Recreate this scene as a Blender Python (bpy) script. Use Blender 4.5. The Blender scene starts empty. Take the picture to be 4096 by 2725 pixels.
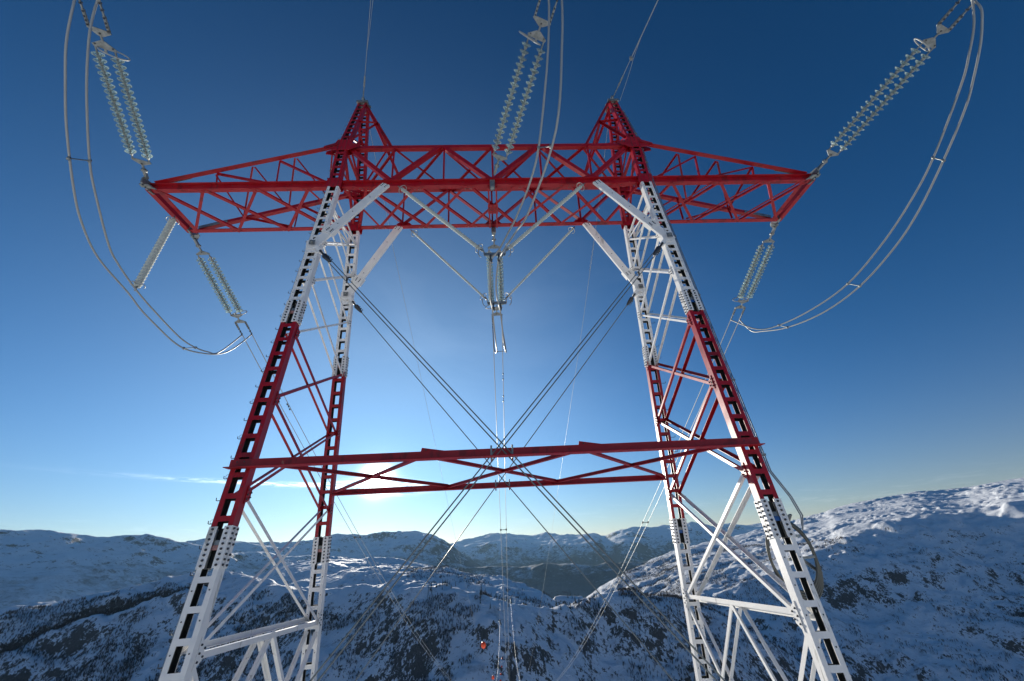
import bpy, math, random
import numpy as np
from mathutils import Vector as V, Matrix
random.seed(7); rng=np.random.default_rng(11)
PI=math.pi
sc=bpy.context.scene
HAZE=1.5e-5
COL=sc.collection
# ------------------------------------------------------------------ camera
YAW,PITCH,ROLL,F_PX,CX=0.0469,0.5027,-0.0543,1545.73,-0.0362
cam=bpy.data.cameras.new('camera'); co=bpy.data.objects.new('camera',cam); COL.objects.link(co); sc.camera=co
cam.sensor_width=36; cam.lens=F_PX/4096*36; cam.clip_start=0.1; cam.clip_end=60000
fwd=V((math.sin(YAW)*math.cos(PITCH),math.cos(YAW)*math.cos(PITCH),math.sin(PITCH)))
rt=V((math.cos(YAW),-math.sin(YAW),0)); up=rt.cross(fwd)
r_=rt*math.cos(ROLL)+up*math.sin(ROLL); u_=-rt*math.sin(ROLL)+up*math.cos(ROLL)
m=Matrix((r_,u_,-fwd)).transposed().to_4x4(); m.translation=V((CX,0,0)); co.matrix_world=m
# ------------------------------------------------------------------ light
SUN_EL,SUN_AZ=math.radians(9.5),math.radians(-16.85)      # azimuth from +Y towards +X
SD=V((math.cos(SUN_EL)*math.sin(SUN_AZ),math.cos(SUN_EL)*math.cos(SUN_AZ),math.sin(SUN_EL)))
sl=bpy.data.lights.new('sun','SUN'); so=bpy.data.objects.new('sun',sl); COL.objects.link(so)
sl.energy=5.0; sl.angle=math.radians(0.5); sl.color=(1,.93,.82)
so.rotation_euler=(-SD).to_track_quat('-Z','Y').to_euler()
vs=sc.view_settings; vs.view_transform='Standard'; vs.look='None'; vs.exposure=0.45; vs.gamma=1
w=bpy.data.worlds.new('World'); sc.world=w; w.use_nodes=True
nt=w.node_tree; nt.nodes.clear()
def N(t,k,**kw):
    n=t.nodes.new(k)
    for a,b in kw.items():
        if a=='ins':
            for i,v in b.items(): n.inputs[i].default_value=v
        else: setattr(n,a,b)
    return n
def L(t,a,b): t.links.new(a,b)
def M(t,op,a,b=None,c=None):
    n=t.nodes.new('ShaderNodeMath'); n.operation=op
    for i,x in enumerate((a,b,c)):
        if x is None: continue
        if isinstance(x,(int,float)): n.inputs[i].default_value=x
        else: t.links.new(x,n.inputs[i])
    return n.outputs[0]
out=N(nt,'ShaderNodeOutputWorld'); bg=N(nt,'ShaderNodeBackground'); L(nt,bg.outputs[0],out.inputs[0])
sky=N(nt,'ShaderNodeTexSky',sky_type='NISHITA',sun_disc=False,sun_elevation=SUN_EL,sun_rotation=SUN_AZ,altitude=1500,air_density=1.0,dust_density=0.15,ozone_density=4.0)
geo=N(nt,'ShaderNodeTexCoord')
sep=N(nt,'ShaderNodeSeparateXYZ'); L(nt,geo.outputs['Generated'],sep.inputs[0])
dot=N(nt,'ShaderNodeVectorMath',operation='DOT_PRODUCT'); L(nt,geo.outputs['Generated'],dot.inputs[0]); dot.inputs[1].default_value=SD
ang=M(nt,'ARCCOSINE',M(nt,'MINIMUM',dot.outputs['Value'],1.0))
# glow of the air round the sun and the sun itself seen through thin cloud
g1=M(nt,'MULTIPLY',M(nt,'EXPONENT',M(nt,'MULTIPLY',ang,-42.0)),4.0)
an2=M(nt,'DIVIDE',ang,0.52); g2=M(nt,'MULTIPLY',M(nt,'EXPONENT',M(nt,'MULTIPLY',M(nt,'MULTIPLY',an2,an2),-1.0)),1.75)
an3=M(nt,'DIVIDE',ang,0.024); disc=M(nt,'ADD',M(nt,'MULTIPLY',M(nt,'LESS_THAN',ang,0.012),200.0),M(nt,'MULTIPLY',M(nt,'EXPONENT',M(nt,'MULTIPLY',M(nt,'MULTIPLY',an3,an3),-1.0)),40.0))
glow=M(nt,'ADD',g1,disc)
# thin cloud streaks low in the sky, thickest in front of the sun
elv=M(nt,'ARCSINE',sep.outputs[2]); azv=M(nt,'ARCTAN2',sep.outputs[0],sep.outputs[1])
cv=N(nt,'ShaderNodeCombineXYZ'); L(nt,M(nt,'MULTIPLY',azv,9.0),cv.inputs[0]); L(nt,M(nt,'MULTIPLY',elv,90.0),cv.inputs[1])
cn=N(nt,'ShaderNodeTexNoise',ins={'Scale':1.9,'Detail':9,'Roughness':.68,'Distortion':.9}); L(nt,cv.outputs[0],cn.inputs['Vector'])
def bump01(x,c,wd): # gaussian
    d=M(nt,'DIVIDE',M(nt,'SUBTRACT',x,c),wd); return M(nt,'EXPONENT',M(nt,'MULTIPLY',M(nt,'MULTIPLY',d,d),-1.0))
wdth=M(nt,'MULTIPLY_ADD',bump01(azv,SUN_AZ+.02,0.10),0.012,0.0035)
lin=M(nt,'MULTIPLY_ADD',M(nt,'SUBTRACT',azv,SUN_AZ),-0.012,math.radians(8.55))
d_=M(nt,'DIVIDE',M(nt,'SUBTRACT',elv,lin),wdth); strip=M(nt,'EXPONENT',M(nt,'MULTIPLY',M(nt,'MULTIPLY',d_,d_),-1.0))
strip=M(nt,'MULTIPLY',strip,bump01(azv,SUN_AZ-.04,0.24))
cn2=M(nt,'MULTIPLY',M(nt,'MAXIMUM',M(nt,'SUBTRACT',cn.outputs[0],0.42),0.0),7.0)
low=M(nt,'MULTIPLY',M(nt,'MULTIPLY',bump01(elv,math.radians(3.6),0.025),M(nt,'MAXIMUM',M(nt,'SUBTRACT',cn.outputs[0],.52),0.)),2.2)
cl=M(nt,'ADD',M(nt,'MULTIPLY',M(nt,'MULTIPLY',strip,cn2),11.0),low)
tint=N(nt,'ShaderNodeMix',data_type='RGBA',blend_type='MULTIPLY',ins={0:1.0}); L(nt,sky.outputs[0],tint.inputs[6]); tmx=N(nt,'ShaderNodeMix',data_type='RGBA'); tmx.inputs[6].default_value=(.20,.48,.52,1); tmx.inputs[7].default_value=(.48,.35,.30,1)
L(nt,M(nt,'EXPONENT',M(nt,'MULTIPLY',M(nt,'MAXIMUM',elv,0.0),-7.0)),tmx.inputs[0]); L(nt,tmx.outputs[2],tint.inputs[7])
gm=N(nt,'ShaderNodeGamma',ins={1:1.22}); L(nt,tint.outputs[2],gm.inputs[0])
vm=N(nt,'ShaderNodeVectorMath',operation='SCALE'); vm.inputs[0].default_value=(1,.95,.86); L(nt,glow,vm.inputs['Scale'])
vb=N(nt,'ShaderNodeVectorMath',operation='SCALE'); vb.inputs[0].default_value=(.72,.93,1.0); L(nt,g2,vb.inputs['Scale'])
ci=N(nt,'ShaderNodeTexNoise',ins={'Scale':2.2,'Detail':5,'Roughness':.55,'Distortion':.5}); mpv=N(nt,'ShaderNodeVectorMath',operation='MULTIPLY'); L(nt,geo.outputs['Generated'],mpv.inputs[0]); mpv.inputs[1].default_value=(1.0,1.6,2.6); L(nt,mpv.outputs[0],ci.inputs['Vector'])
cir=M(nt,'MULTIPLY',M(nt,'MULTIPLY',M(nt,'MAXIMUM',M(nt,'SUBTRACT',ci.outputs[0],.44),0.0),M(nt,'MULTIPLY',bump01(elv,math.radians(31),.20),bump01(azv,-.02,.42))),1.25)
vci=N(nt,'ShaderNodeVectorMath',operation='SCALE'); vci.inputs[0].default_value=(.85,.93,1.0); L(nt,cir,vci.inputs['Scale'])
vb2=N(nt,'ShaderNodeVectorMath',operation='ADD'); L(nt,vb.outputs[0],vb2.inputs[0]); L(nt,vci.outputs[0],vb2.inputs[1])
vm2=N(nt,'ShaderNodeVectorMath',operation='ADD'); L(nt,vm.outputs[0],vm2.inputs[0]); L(nt,vb2.outputs[0],vm2.inputs[1])
vc=N(nt,'ShaderNodeVectorMath',operation='SCALE'); vc.inputs[0].default_value=(1,.98,.94); L(nt,cl,vc.inputs['Scale'])
a1=N(nt,'ShaderNodeVectorMath',operation='ADD'); L(nt,gm.outputs[0],a1.inputs[0]); L(nt,vm2.outputs[0],a1.inputs[1])
a2=N(nt,'ShaderNodeVectorMath',operation='ADD'); L(nt,a1.outputs[0],a2.inputs[0]); L(nt,vc.outputs[0],a2.inputs[1])
hz=M(nt,'MULTIPLY',M(nt,'EXPONENT',M(nt,'MULTIPLY',M(nt,'MAXIMUM',elv,0.0),-9.0)),1.25)
vh=N(nt,'ShaderNodeVectorMath',operation='SCALE'); vh.inputs[0].default_value=(1,.45,.12); L(nt,hz,vh.inputs['Scale'])
a3=N(nt,'ShaderNodeVectorMath',operation='ADD'); L(nt,a2.outputs[0],a3.inputs[0]); L(nt,vh.outputs[0],a3.inputs[1])
L(nt,a3.outputs[0],bg.inputs[0]); bg.inputs[1].default_value=0.15
cy=sc.cycles
try:
    cy.max_bounces=10; cy.transparent_max_bounces=24; cy.transmission_bounces=8; cy.volume_bounces=0
    cy.caustics_reflective=False; cy.caustics_refractive=False; cy.sample_clamp_indirect=4; cy.volume_max_steps=64
except Exception: pass
# ------------------------------------------------------------------ materials
def mat(name,col,rough=.5,metal=0,noise=0,nscale=3,bump=0,spec=.5,col2=None,stain=.5):
    m=bpy.data.materials.new(name); m.use_nodes=True; t=m.node_tree; p=t.nodes['Principled BSDF']
    p.inputs['Base Color'].default_value=(*col,1); p.inputs['Roughness'].default_value=rough; p.inputs['Metallic'].default_value=metal
    p.inputs['Specular IOR Level'].default_value=spec
    if noise:
        tc=N(t,'ShaderNodeTexCoord'); nz=N(t,'ShaderNodeTexNoise',ins={'Scale':nscale,'Detail':6,'Roughness':.65}); L(t,tc.outputs['Object'],nz.inputs['Vector'])
        c2=col2 or tuple(c*(1-noise) for c in col)
        rp=N(t,'ShaderNodeValToRGB'); rp.color_ramp.elements[0].position=stain-.12; rp.color_ramp.elements[1].position=stain+.14
        rp.color_ramp.elements[0].color=(*col,1); rp.color_ramp.elements[1].color=(*c2,1)
        L(t,nz.outputs[0],rp.inputs[0]); L(t,rp.outputs[0],p.inputs['Base Color'])
        L(t,M(t,'MULTIPLY_ADD',nz.outputs[0],.3,rough-.15),p.inputs['Roughness'])
    if bump:
        tc=N(t,'ShaderNodeTexCoord'); nz=N(t,'ShaderNodeTexNoise',ins={'Scale':40,'Detail':4}); L(t,tc.outputs['Object'],nz.inputs['Vector'])
        b=N(t,'ShaderNodeBump',ins={'Strength':bump,'Distance':.01}); L(t,nz.outputs[0],b.inputs['Height']); L(t,b.outputs[0],p.inputs['Normal'])
    return m
RED=mat('red_paint',(.335,.0018,.009),.42,0,.25,3.0,.08,.4,(.36,.016,.022),.60)
WHITE=mat('white_paint',(.80,.79,.755),.38,0,.12,1.7,.12,.5,(.66,.67,.65),.62)
def wear(m,col,scale,th,stretch=(1,1,.35)):
    t=m.node_tree; p=t.nodes['Principled BSDF']; l=p.inputs['Base Color'].links[0].from_socket
    tc=N(t,'ShaderNodeTexCoord'); v=N(t,'ShaderNodeVectorMath',operation='MULTIPLY'); L(t,tc.outputs['Object'],v.inputs[0]); v.inputs[1].default_value=stretch
    n=N(t,'ShaderNodeTexNoise',ins={'Scale':scale,'Detail':7,'Roughness':.7}); L(t,v.outputs[0],n.inputs['Vector'])
    r=N(t,'ShaderNodeMapRange',interpolation_type='SMOOTHSTEP'); L(t,n.outputs[0],r.inputs[0]); r.inputs[1].default_value=th; r.inputs[2].default_value=th+.05; r.inputs[4].default_value=.8
    x=N(t,'ShaderNodeMix',data_type='RGBA'); L(t,r.outputs[0],x.inputs[0]); L(t,l,x.inputs[6]); x.inputs[7].default_value=(*col,1); L(t,x.outputs[2],p.inputs['Base Color'])
wear(RED,(.42,.16,.10),6.0,.66); wear(RED,(.17,.003,.007),2.2,.56); wear(WHITE,(.42,.41,.37),3.5,.61,(1.5,1.5,.25))
GALV=mat('galvanised_steel',(.30,.32,.31),.5,.75,.35,9,.1)
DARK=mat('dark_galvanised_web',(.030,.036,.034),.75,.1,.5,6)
BOLT=mat('bolt_steel',(.07,.075,.08),.45,.7)
ALU=mat('aluminium_wire',(.36,.37,.355),.5,.35)
SHINY=mat('bright_wire',(.75,.73,.68),.30,.9)
STAY=mat('stay_cable_steel',(.20,.22,.21),.45,.6,.2,30)
RUBBER=mat('grey_silicone_rubber',(.46,.51,.48),.62,0,spec=.3)
PIPE=mat('grey_conduit',(.20,.24,.28),.35,.5)
BLUEP=mat('blue_plate',(.02,.10,.30),.45); REDP=mat('worn_red_plate',(.45,.22,.19),.6,0,.3,20)
ORANGE=mat('orange_ball_plastic',(.75,.07,.012),.28)
CONC=mat('concrete',(.33,.32,.30),.85,0,.2,4)
BARK=mat('bark',(.075,.06,.05),.9); NEEDLE=mat('needles',(.028,.045,.026),.9); OLDST=mat('old_dark_steel',(.06,.06,.06),.6,.4)
gl=bpy.data.materials.new('glass_shell'); gl.use_nodes=True; t=gl.node_tree; p=t.nodes['Principled BSDF']
p.inputs['Base Color'].default_value=(.86,.99,.95,1); p.inputs['Roughness'].default_value=.05; p.inputs['Transmission Weight'].default_value=.85; p.inputs['IOR'].default_value=1.5
GLASS=gl
o_=t.nodes['Material Output']; tl=N(t,'ShaderNodeBsdfTranslucent'); tl.inputs[0].default_value=(.80,.98,.93,1); mxs=N(t,'ShaderNodeMixShader'); mxs.inputs[0].default_value=.13; L(t,p.outputs[0],mxs.inputs[1]); L(t,tl.outputs[0],mxs.inputs[2]); L(t,mxs.outputs[0],o_.inputs[0])
CAP=mat('zinc_cap',(.42,.45,.42),.5,.25,.2,20)
COILM=mat('coil_cable',(.12,.12,.10),.38,.55)
# ------------------------------------------------------------------ mesh helpers
class MB:
    def __init__(s): s.v=[];s.f=[];s.m=[];s.sm=[]
    def add(s,vs,fs,mi=0,smooth=False):
        b=len(s.v); s.v+=[tuple(x) for x in vs]; s.f+=[tuple(i+b for i in f) for f in fs]; s.m+=[mi]*len(fs); s.sm+=[smooth]*len(fs)
    def hexa(s,c,a,b,d,mi=0): # centre + half vectors
        c,a,b,d=V(c),V(a),V(b),V(d)
        vs=[c+a*i+b*j+d*k for i in(-1,1) for j in(-1,1) for k in(-1,1)]
        s.add(vs,[(0,1,3,2),(4,6,7,5),(0,4,5,1),(2,3,7,6),(0,2,6,4),(1,5,7,3)],mi)
    def beam(s,p,q,w,h,ref,mi=0):
        p,q=V(p),V(q); a=(q-p); L_=a.length; a.normalize(); e1=V(ref)-a*V(ref).dot(a); e1.normalize(); e2=a.cross(e1)
        s.hexa((p+q)/2,a*L_/2,e1*w/2,e2*h/2,mi)
    def sect(s,p,q,poly,ref,mi=0):
        p,q=V(p),V(q); a=(q-p).normalized(); e1=V(ref)-a*V(ref).dot(a); e1.normalize(); e2=a.cross(e1); n=len(poly)
        vs=[p+e1*x+e2*y for x,y in poly]+[q+e1*x+e2*y for x,y in poly]
        s.add(vs,[tuple(range(n))[::-1],tuple(range(n,2*n))]+[(i,(i+1)%n,(i+1)%n+n,i+n) for i in range(n)],mi)
    def ang(s,p,q,a,ref,t=None,sx=1,sy=1,mi=0): # L profile, heel on the line
        t=t or max(.007,a*.11)
        poly=[(0,0),(a*sx,0),(a*sx,t*sy),(t*sx,t*sy),(t*sx,a*sy),(0,a*sy)]
        if sx*sy<0: poly=poly[::-1]
        s.sect(p,q,poly,ref,mi)
    def chan(s,p,q,w_,d,ref,t=.012,mi=0): # U channel, web normal to ref
        h=w_/2; s.sect(p,q,[(0,-h),(d,-h),(d,-h+t),(t,-h+t),(t,h-t),(d,h-t),(d,h),(0,h)],ref,mi)
    def tube(s,pts,r,n=6,mi=0,cap=True):
        P=[V(x) for x in pts]; rs=r if isinstance(r,(list,tuple)) else [r]*len(P)
        a0=(P[1]-P[0]).normalized(); ref=V((0,0,1)) if abs(a0.z)<.9 else V((1,0,0)); vs=[]
        e1=(ref-a0*ref.dot(a0)).normalized()
        for i,pt in enumerate(P):
            a=(P[min(i+1,len(P)-1)]-P[max(i-1,0)]).normalized(); e1=(e1-a*e1.dot(a)).normalized(); e2=a.cross(e1)
            vs+=[pt+(e1*math.cos(2*PI*k/n)+e2*math.sin(2*PI*k/n))*rs[i] for k in range(n)]
        fs=[(i*n+k,i*n+(k+1)%n,(i+1)*n+(k+1)%n,(i+1)*n+k) for i in range(len(P)-1) for k in range(n)]
        s.add(vs,fs,mi,True)
        if cap: s.add(vs[:n],[tuple(range(n))[::-1]],mi); s.add(vs[-n:],[tuple(range(n))],mi)
    def lathe(s,prof,p,a,n=16,mi=0,closed=False):
        p,a=V(p),V(a).normalized(); ref=V((0,0,1)) if abs(a.z)<.9 else V((1,0,0)); e1=(ref-a*ref.dot(a)).normalized(); e2=a.cross(e1)
        vs=[p+a*z+(e1*math.cos(2*PI*k/n)+e2*math.sin(2*PI*k/n))*max(r,1e-4) for r,z in prof for k in range(n)]
        m_=len(prof); R_=range(m_ if closed else m_-1)
        s.add(vs,[(i*n+k,i*n+(k+1)%n,((i+1)%m_)*n+(k+1)%n,((i+1)%m_)*n+k) for i in R_ for k in range(n)],mi,True)
    def bolt(s,p,nrm,r=.016,h=.02,mi=1):
        s.lathe([(0,h),(r*.9,h),(r,h*.7),(r,0)],p,nrm,6,mi)
    def plate(s,pts,nrm,t,mi=0):
        nv=V(nrm).normalized()*t/2; P=[V(x) for x in pts]; n=len(P)
        s.add([x+nv for x in P]+[x-nv for x in P],[tuple(range(n)),tuple(range(n,2*n))[::-1]]+[(i,i+n,(i+1)%n+n,(i+1)%n) for i in range(n)],mi)
    def build(s,name,mats,parent=None):
        me=bpy.data.meshes.new(name); me.from_pydata(s.v,[],s.f); 
        for mm in (mats if isinstance(mats,(list,tuple)) else [mats]): me.materials.append(mm)
        me.polygons.foreach_set('material_index',s.m); me.polygons.foreach_set('use_smooth',s.sm); me.update()
        import bmesh
        bm=bmesh.new(); bm.from_mesh(me); bmesh.ops.recalc_face_normals(bm,faces=bm.faces); bm.to_mesh(me); bm.free()
        o=bpy.data.objects.new(name,me); COL.objects.link(o)
        if parent is not None: o.parent=parent; o.matrix_parent_inverse=Matrix.Translation(-wloc(parent))
        return o
def wloc(o):
    l=V(o.location)
    return l
def tag(o,label=None,cat=None,group=None,kind=None):
    if label:o['label']=label
    if cat:o['category']=cat
    if group:o['group']=group
    if kind:o['kind']=kind
    return o
def empty(name,loc,label,cat,group=None):
    o=bpy.data.objects.new(name,None); COL.objects.link(o); o.location=loc; o.empty_display_size=.3; return tag(o,label,cat,group)
def lerp(a,b,t): return tuple(a[i]+(b[i]-a[i])*t for i in range(3))
# ================================================================== TERRAIN
def hsh(ix,iy,s):
    n=(ix.astype(np.int64)*374761393+iy.astype(np.int64)*668265263+s*974634777)&0x7fffffff
    n=((n^(n>>13))*1274126177)&0x7fffffff; n=(n^(n>>16))&0xffff
    return n/65535.0*2-1
def vnoise(x,y,s):
    ix=np.floor(x); iy=np.floor(y); fx=x-ix; fy=y-iy; u=fx*fx*fx*(fx*(fx*6-15)+10); v=fy*fy*fy*(fy*(fy*6-15)+10)
    ix=ix.astype(np.int64); iy=iy.astype(np.int64)
    a=hsh(ix,iy,s);b=hsh(ix+1,iy,s);c=hsh(ix,iy+1,s);d=hsh(ix+1,iy+1,s)
    return a+(b-a)*u+(c-a)*v+(a-b-c+d)*u*v
_c={}
def I(az,tab):
    k=id(tab)
    if k not in _c:
        g=np.arange(-181,181.01,.1); v=np.interp(g,[t[0] for t in tab],[t[1] for t in tab]); kk=np.exp(-np.linspace(-2,2,19)**2); kk/=kk.sum(); _c[k]=(g,np.convolve(np.pad(v,9,'edge'),kk,'valid'),tab)
    return np.interp(az,_c[k][0],_c[k][1])
def layer(az,r,el,R,s1,d1,s2,sb,w=12):
    R_=I(az,R); zc=R_*np.tan(np.radians(I(az,el))); d=R_-r
    f=s1*np.minimum(d,d1)+s2*np.maximum(d-d1,0)
    b=-sb*d
    drop=np.where(d>0,f,b); drop=np.sqrt(drop*drop+(w*s1)**2)-w*s1
    return zc-drop
D_EL=((-180,-3),(-75,-3),(-60,-2.7),(-46.4,-2.1),(-43.3,-1.8),(-37.8,-.92),(-34.5,-.6),(-31.3,-.21),(-29.5,-.44),(-27.4,-1.5),(-21.3,-2.7),(-16,-2.6),(-11.8,-2.3),(-5.6,-3.35),(-1,-4.7),(.8,-5.5),(5.8,-6.3),(9,-5.55),(12.6,-5.35),(16.4,-5.3),(20.3,-5.65),(24,-6.6),(28,-9),(34,-13.5),(50,-18),(180,-18))
D_R=((-180,950),(-60,950),(-46,850),(-31,760),(-21,620),(-10,540),(0,505),(8,520),(16,560),(25,600),(50,640),(180,640))
E_EL=((-180,-4),(-30,-4),(-26,-2.2),(-21.4,-1.17),(-18.7,-.58),(-14.75,-.77),(-10.85,-.92),(-7,-1.37),(-3.8,-2.3),(0,-2.83),(2.7,-3.9),(5.4,-5.04),(9,-7.5),(14,-13),(180,-22))
E_R=((-180,1150),(-10,1100),(0,900),(5,780),(180,780))
E2_EL=((-180,-3),(-32,-2.5),(-26,.2),(-21.8,.75),(-18.3,.34),(-13,-.08),(-9,-.7),(-5,-2.6),(0,-6),(8,-14),(180,-16))
E2_R=((-180,1750),(180,1750))
K_EL=((-180,-16),(0,-12),(4,-7),(5.7,-5.15),(7.2,-4.85),(9,-4.98),(10.4,-5.3),(12,-6.2),(16,-9),(180,-16))
K_R=((-180,900),(180,900))
F_EL=((-180,-15),(0,-15),(7.5,-8),(10.2,-5.2),(11.8,-4.3),(14.8,-3),(21.5,-.85),(24.7,-.17),(28,.28),(31.3,.92),(34,1.43),(35.8,1.85),(37.7,2.2),(38.5,2.5),(41.2,2.9),(45.1,3.3),(48.5,3.25),(49.9,3.4),(51,3.6),(60,4.2),(90,3),(180,0))
F_R=((-180,1300),(8,1250),(14,1350),(25,1600),(35,1850),(45,2250),(60,2600),(180,2600))
A_EL=((-180,1),(-90,3),(-60,3.6),(-48.6,3.64),(-44.2,3.66),(-41.7,3.4),(-38.7,3.05),(-35.8,2.4),(-30,1.5),(-22,.6),(-10,-1),(180,-6))
A_R=((-180,4200),(180,4200))
B_EL=((-180,2),(-60,1),(-38,2.1),(-35.8,2.5),(-33.7,2.95),(-30.5,3.0),(-27.9,2.8),(-24.3,2.5),(-20.5,2.97),(-17,2.6),(-12.2,2.68),(-9,2.2),(-7,1.4),(-5,.4),(0,-2),(180,-4))
B_R=((-180,6200),(180,6200))
C_EL=((-180,1),(-20,.5),(-9,1.2),(-6.6,1.5),(-4,1.55),(-2,1.9),(.8,2.28),(2.6,2.05),(4.2,1.85),(8,1.95),(12.2,1.95),(13.2,1.5),(15,2.2),(17,2.35),(19.3,1.85),(22,2.1),(25.4,1.85),(28,1.6),(30.5,1.4),(40,1),(180,.5))
C_R=((-180,9500),(180,9500))
def H(x,y,fine=True):
    r=np.hypot(x,y)+1e-6; az=np.degrees(np.arctan2(x,y))
    # warp so that crests and cliffs wander
    wx=r*.03*vnoise(x/(80+r*.05),y/(80+r*.05),91) if False else 0
    z=np.interp(r,[0,1500,3500,60000],[-330,-330,-760,-760])
    near=np.clip((r-120)/150,0,1)*(1-.55*np.clip((r-900)/1500,0,1))
    sc_=60+np.clip(r-900,0,3000)*.05
    rr=r+near*(26*vnoise(x/110,y/110,5)+11*vnoise(x/43,y/43,6)+5*vnoise(x/19,y/19,7))+np.clip((r-2500)/2000,0,1)*(150*vnoise(x/900,y/900,8)+70*vnoise(x/380,y/380,9))
    z=np.maximum(z,layer(az,rr,D_EL,D_R,.30,25,.62,.25))
    z=np.maximum(z,layer(az,rr,K_EL,K_R,.3,30,.6,.5))
    z=np.maximum(z,layer(az,rr,E_EL,E_R,.055,190,.35,.35,20))
    z=np.maximum(z,layer(az,rr,E2_EL,E2_R,.08,420,.3,.35,20))
    z=np.maximum(z,layer(az,rr,F_EL,F_R,.10,np.interp(az,[10,20,30,36,45,55],[500,650,800,860,1080,1230]),.47,.3,30))
    z=np.maximum(z,layer(az,rr,A_EL,A_R,.27,1700,.22,.3,60))
    z=np.maximum(z,layer(az,rr,B_EL,B_R,.235,3500,.2,.3,80))
    z=np.maximum(z,layer(az,rr,C_EL,C_R,.13,1500,.34,.3,80))
    z=z-7*np.exp(-((r+8*np.sin(np.radians(az)*23)*-1-743)/7.0)**2)*np.clip((az+50)/3,0,1)*np.clip((-31-az)/2,0,1)
    own=np.interp(y,[-400,-20,0,7,14.5,20,60,400],[90,4,-1.7,-4.45,-4.6,-7.5,-34,-260])-.15*np.maximum(np.abs(x)-16,0)
    z=np.maximum(z,own)
    # fractal relief, wavelengths kept to what the distance can show
    damp=np.clip((r-18)/90,0,1)
    amp=np.zeros_like(z)
    lam=3.0; s=20
    c1=.070
    while lam<1500:
        k=np.clip((r*.16/lam-.55)*1.3,0,1)*np.clip((lam/(r*.0035)-.45)*1.2,0,1)
        if k.max()>0:
            ca,sa=math.cos(s*1.7),math.sin(s*1.7); X=(x*ca-y*sa)/lam; Y_=(x*sa+y*ca)/lam
            n=vnoise(X,Y_,s); n2=vnoise(X*1.07+9.3,Y_*1.07-4.1,s+50)
            cc=c1 if lam>12 else .085
            amp+=k*cc*lam*(.55*n+.75*(.45-np.abs(n2)))
        lam*=1.9; s+=1
    z=z+amp*damp*.85*(1-.6*np.clip((z+10)/60,0,1)*np.clip((3200-r)/600,0,1))*(1+.7*np.clip((r-3000)/800,0,1))
    # broken rock steps on the steep faces
    st=np.clip((r-150)/200,0,1)*np.clip(1-(r-2200)/1500,0,1)
    g=vnoise(x/46,y/46,77)+.5*vnoise(x/17,y/17,78)
    z=z+st*3.2*np.clip(g*3,-1,1)*np.clip(vnoise(x/130,y/130,79)*2+.3,0,1)+st*1.3*np.clip(3*vnoise(x/9,y/9,80),-1,1)*np.clip(vnoise(x/60,y/60,81)*2+.6,0,1)
    return z
azs=np.concatenate([np.arange(-180,-76,3.0),np.arange(-76,-52,.5),np.arange(-52,58,.105),np.arange(58,80,.5),np.arange(80,180.1,3.0)])
rs=[.5]
while rs[-1]<16000:
    r=rs[-1]
    if r<30: d=1.5
    elif r<330: d=r*.035
    elif r<960: d=1.55+ (r-330)*.0022
    elif r<3000: d=r*.0052
    else: d=r*.0068
    rs.append(r+d)
rs=np.array(rs); 
AZ,RR=np.meshgrid(np.radians(azs),rs); X=RR*np.sin(AZ); Y_=RR*np.cos(AZ); Z=H(X.ravel(),Y_.ravel()).reshape(X.shape)
nr,na=X.shape
def grid_mesh(name,X,Y,Z,mt):
    nr,na=X.shape; me=bpy.data.meshes.new(name)
    me.vertices.add(nr*na); me.vertices.foreach_set('co',np.stack([X,Y,Z],-1).astype(np.float32).ravel())
    i=np.arange(nr*na).reshape(nr,na); q=np.stack([i[:-1,:-1],i[:-1,1:],i[1:,1:],i[1:,:-1]],-1)[:, :, ::-1].reshape(-1,4)
    me.loops.add(q.size); me.polygons.add(len(q)); me.loops.foreach_set('vertex_index',q.ravel().astype(np.int32))
    me.polygons.foreach_set('loop_start',(np.arange(len(q))*4).astype(np.int32)); me.polygons.foreach_set('loop_total',np.full(len(q),4,np.int32))
    me.polygons.foreach_set('use_smooth',np.ones(len(q),bool)); me.update(calc_edges=True); me.validate(); me.materials.append(mt)
    o=bpy.data.objects.new(name,me); COL.objects.link(o); return o
print('terrain',nr,na,nr*na)
# snow / rock / scrub material
sm=bpy.data.materials.new('snowy_rock'); sm.use_nodes=True; t=sm.node_tree; p=t.nodes['Principled BSDF']
gg=N(t,'ShaderNodeNewGeometry'); sx=N(t,'ShaderNodeSeparateXYZ'); L(t,gg.outputs['Normal'],sx.inputs[0]); px=N(t,'ShaderNodeSeparateXYZ'); L(t,gg.outputs['Position'],px.inputs[0])
ln=N(t,'ShaderNodeVectorMath',operation='LENGTH'); L(t,gg.outputs['Position'],ln.inputs[0]); dist=ln.outputs['Value']
def nz(scale,det=5,rough=.6,vec=None,dis=0):
    n=N(t,'ShaderNodeTexNoise',ins={'Scale':scale,'Detail':det,'Roughness':rough,'Distortion':dis}); L(t,vec or gg.outputs['Position'],n.inputs['Vector']); return n.outputs[0]
def ss(x,a,b):
    n=N(t,'ShaderNodeMapRange',interpolation_type='SMOOTHSTEP'); L(t,x,n.inputs[0]); n.inputs[1].default_value=a; n.inputs[2].default_value=b; return n.outputs[0]
n_big=nz(.012,4); n_mid=nz(.07,8,.7); n_fin=nz(.55,6,.7); n_far=nz(.0035,9,.72); n_far2=nz(.02,6,.7)
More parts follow.
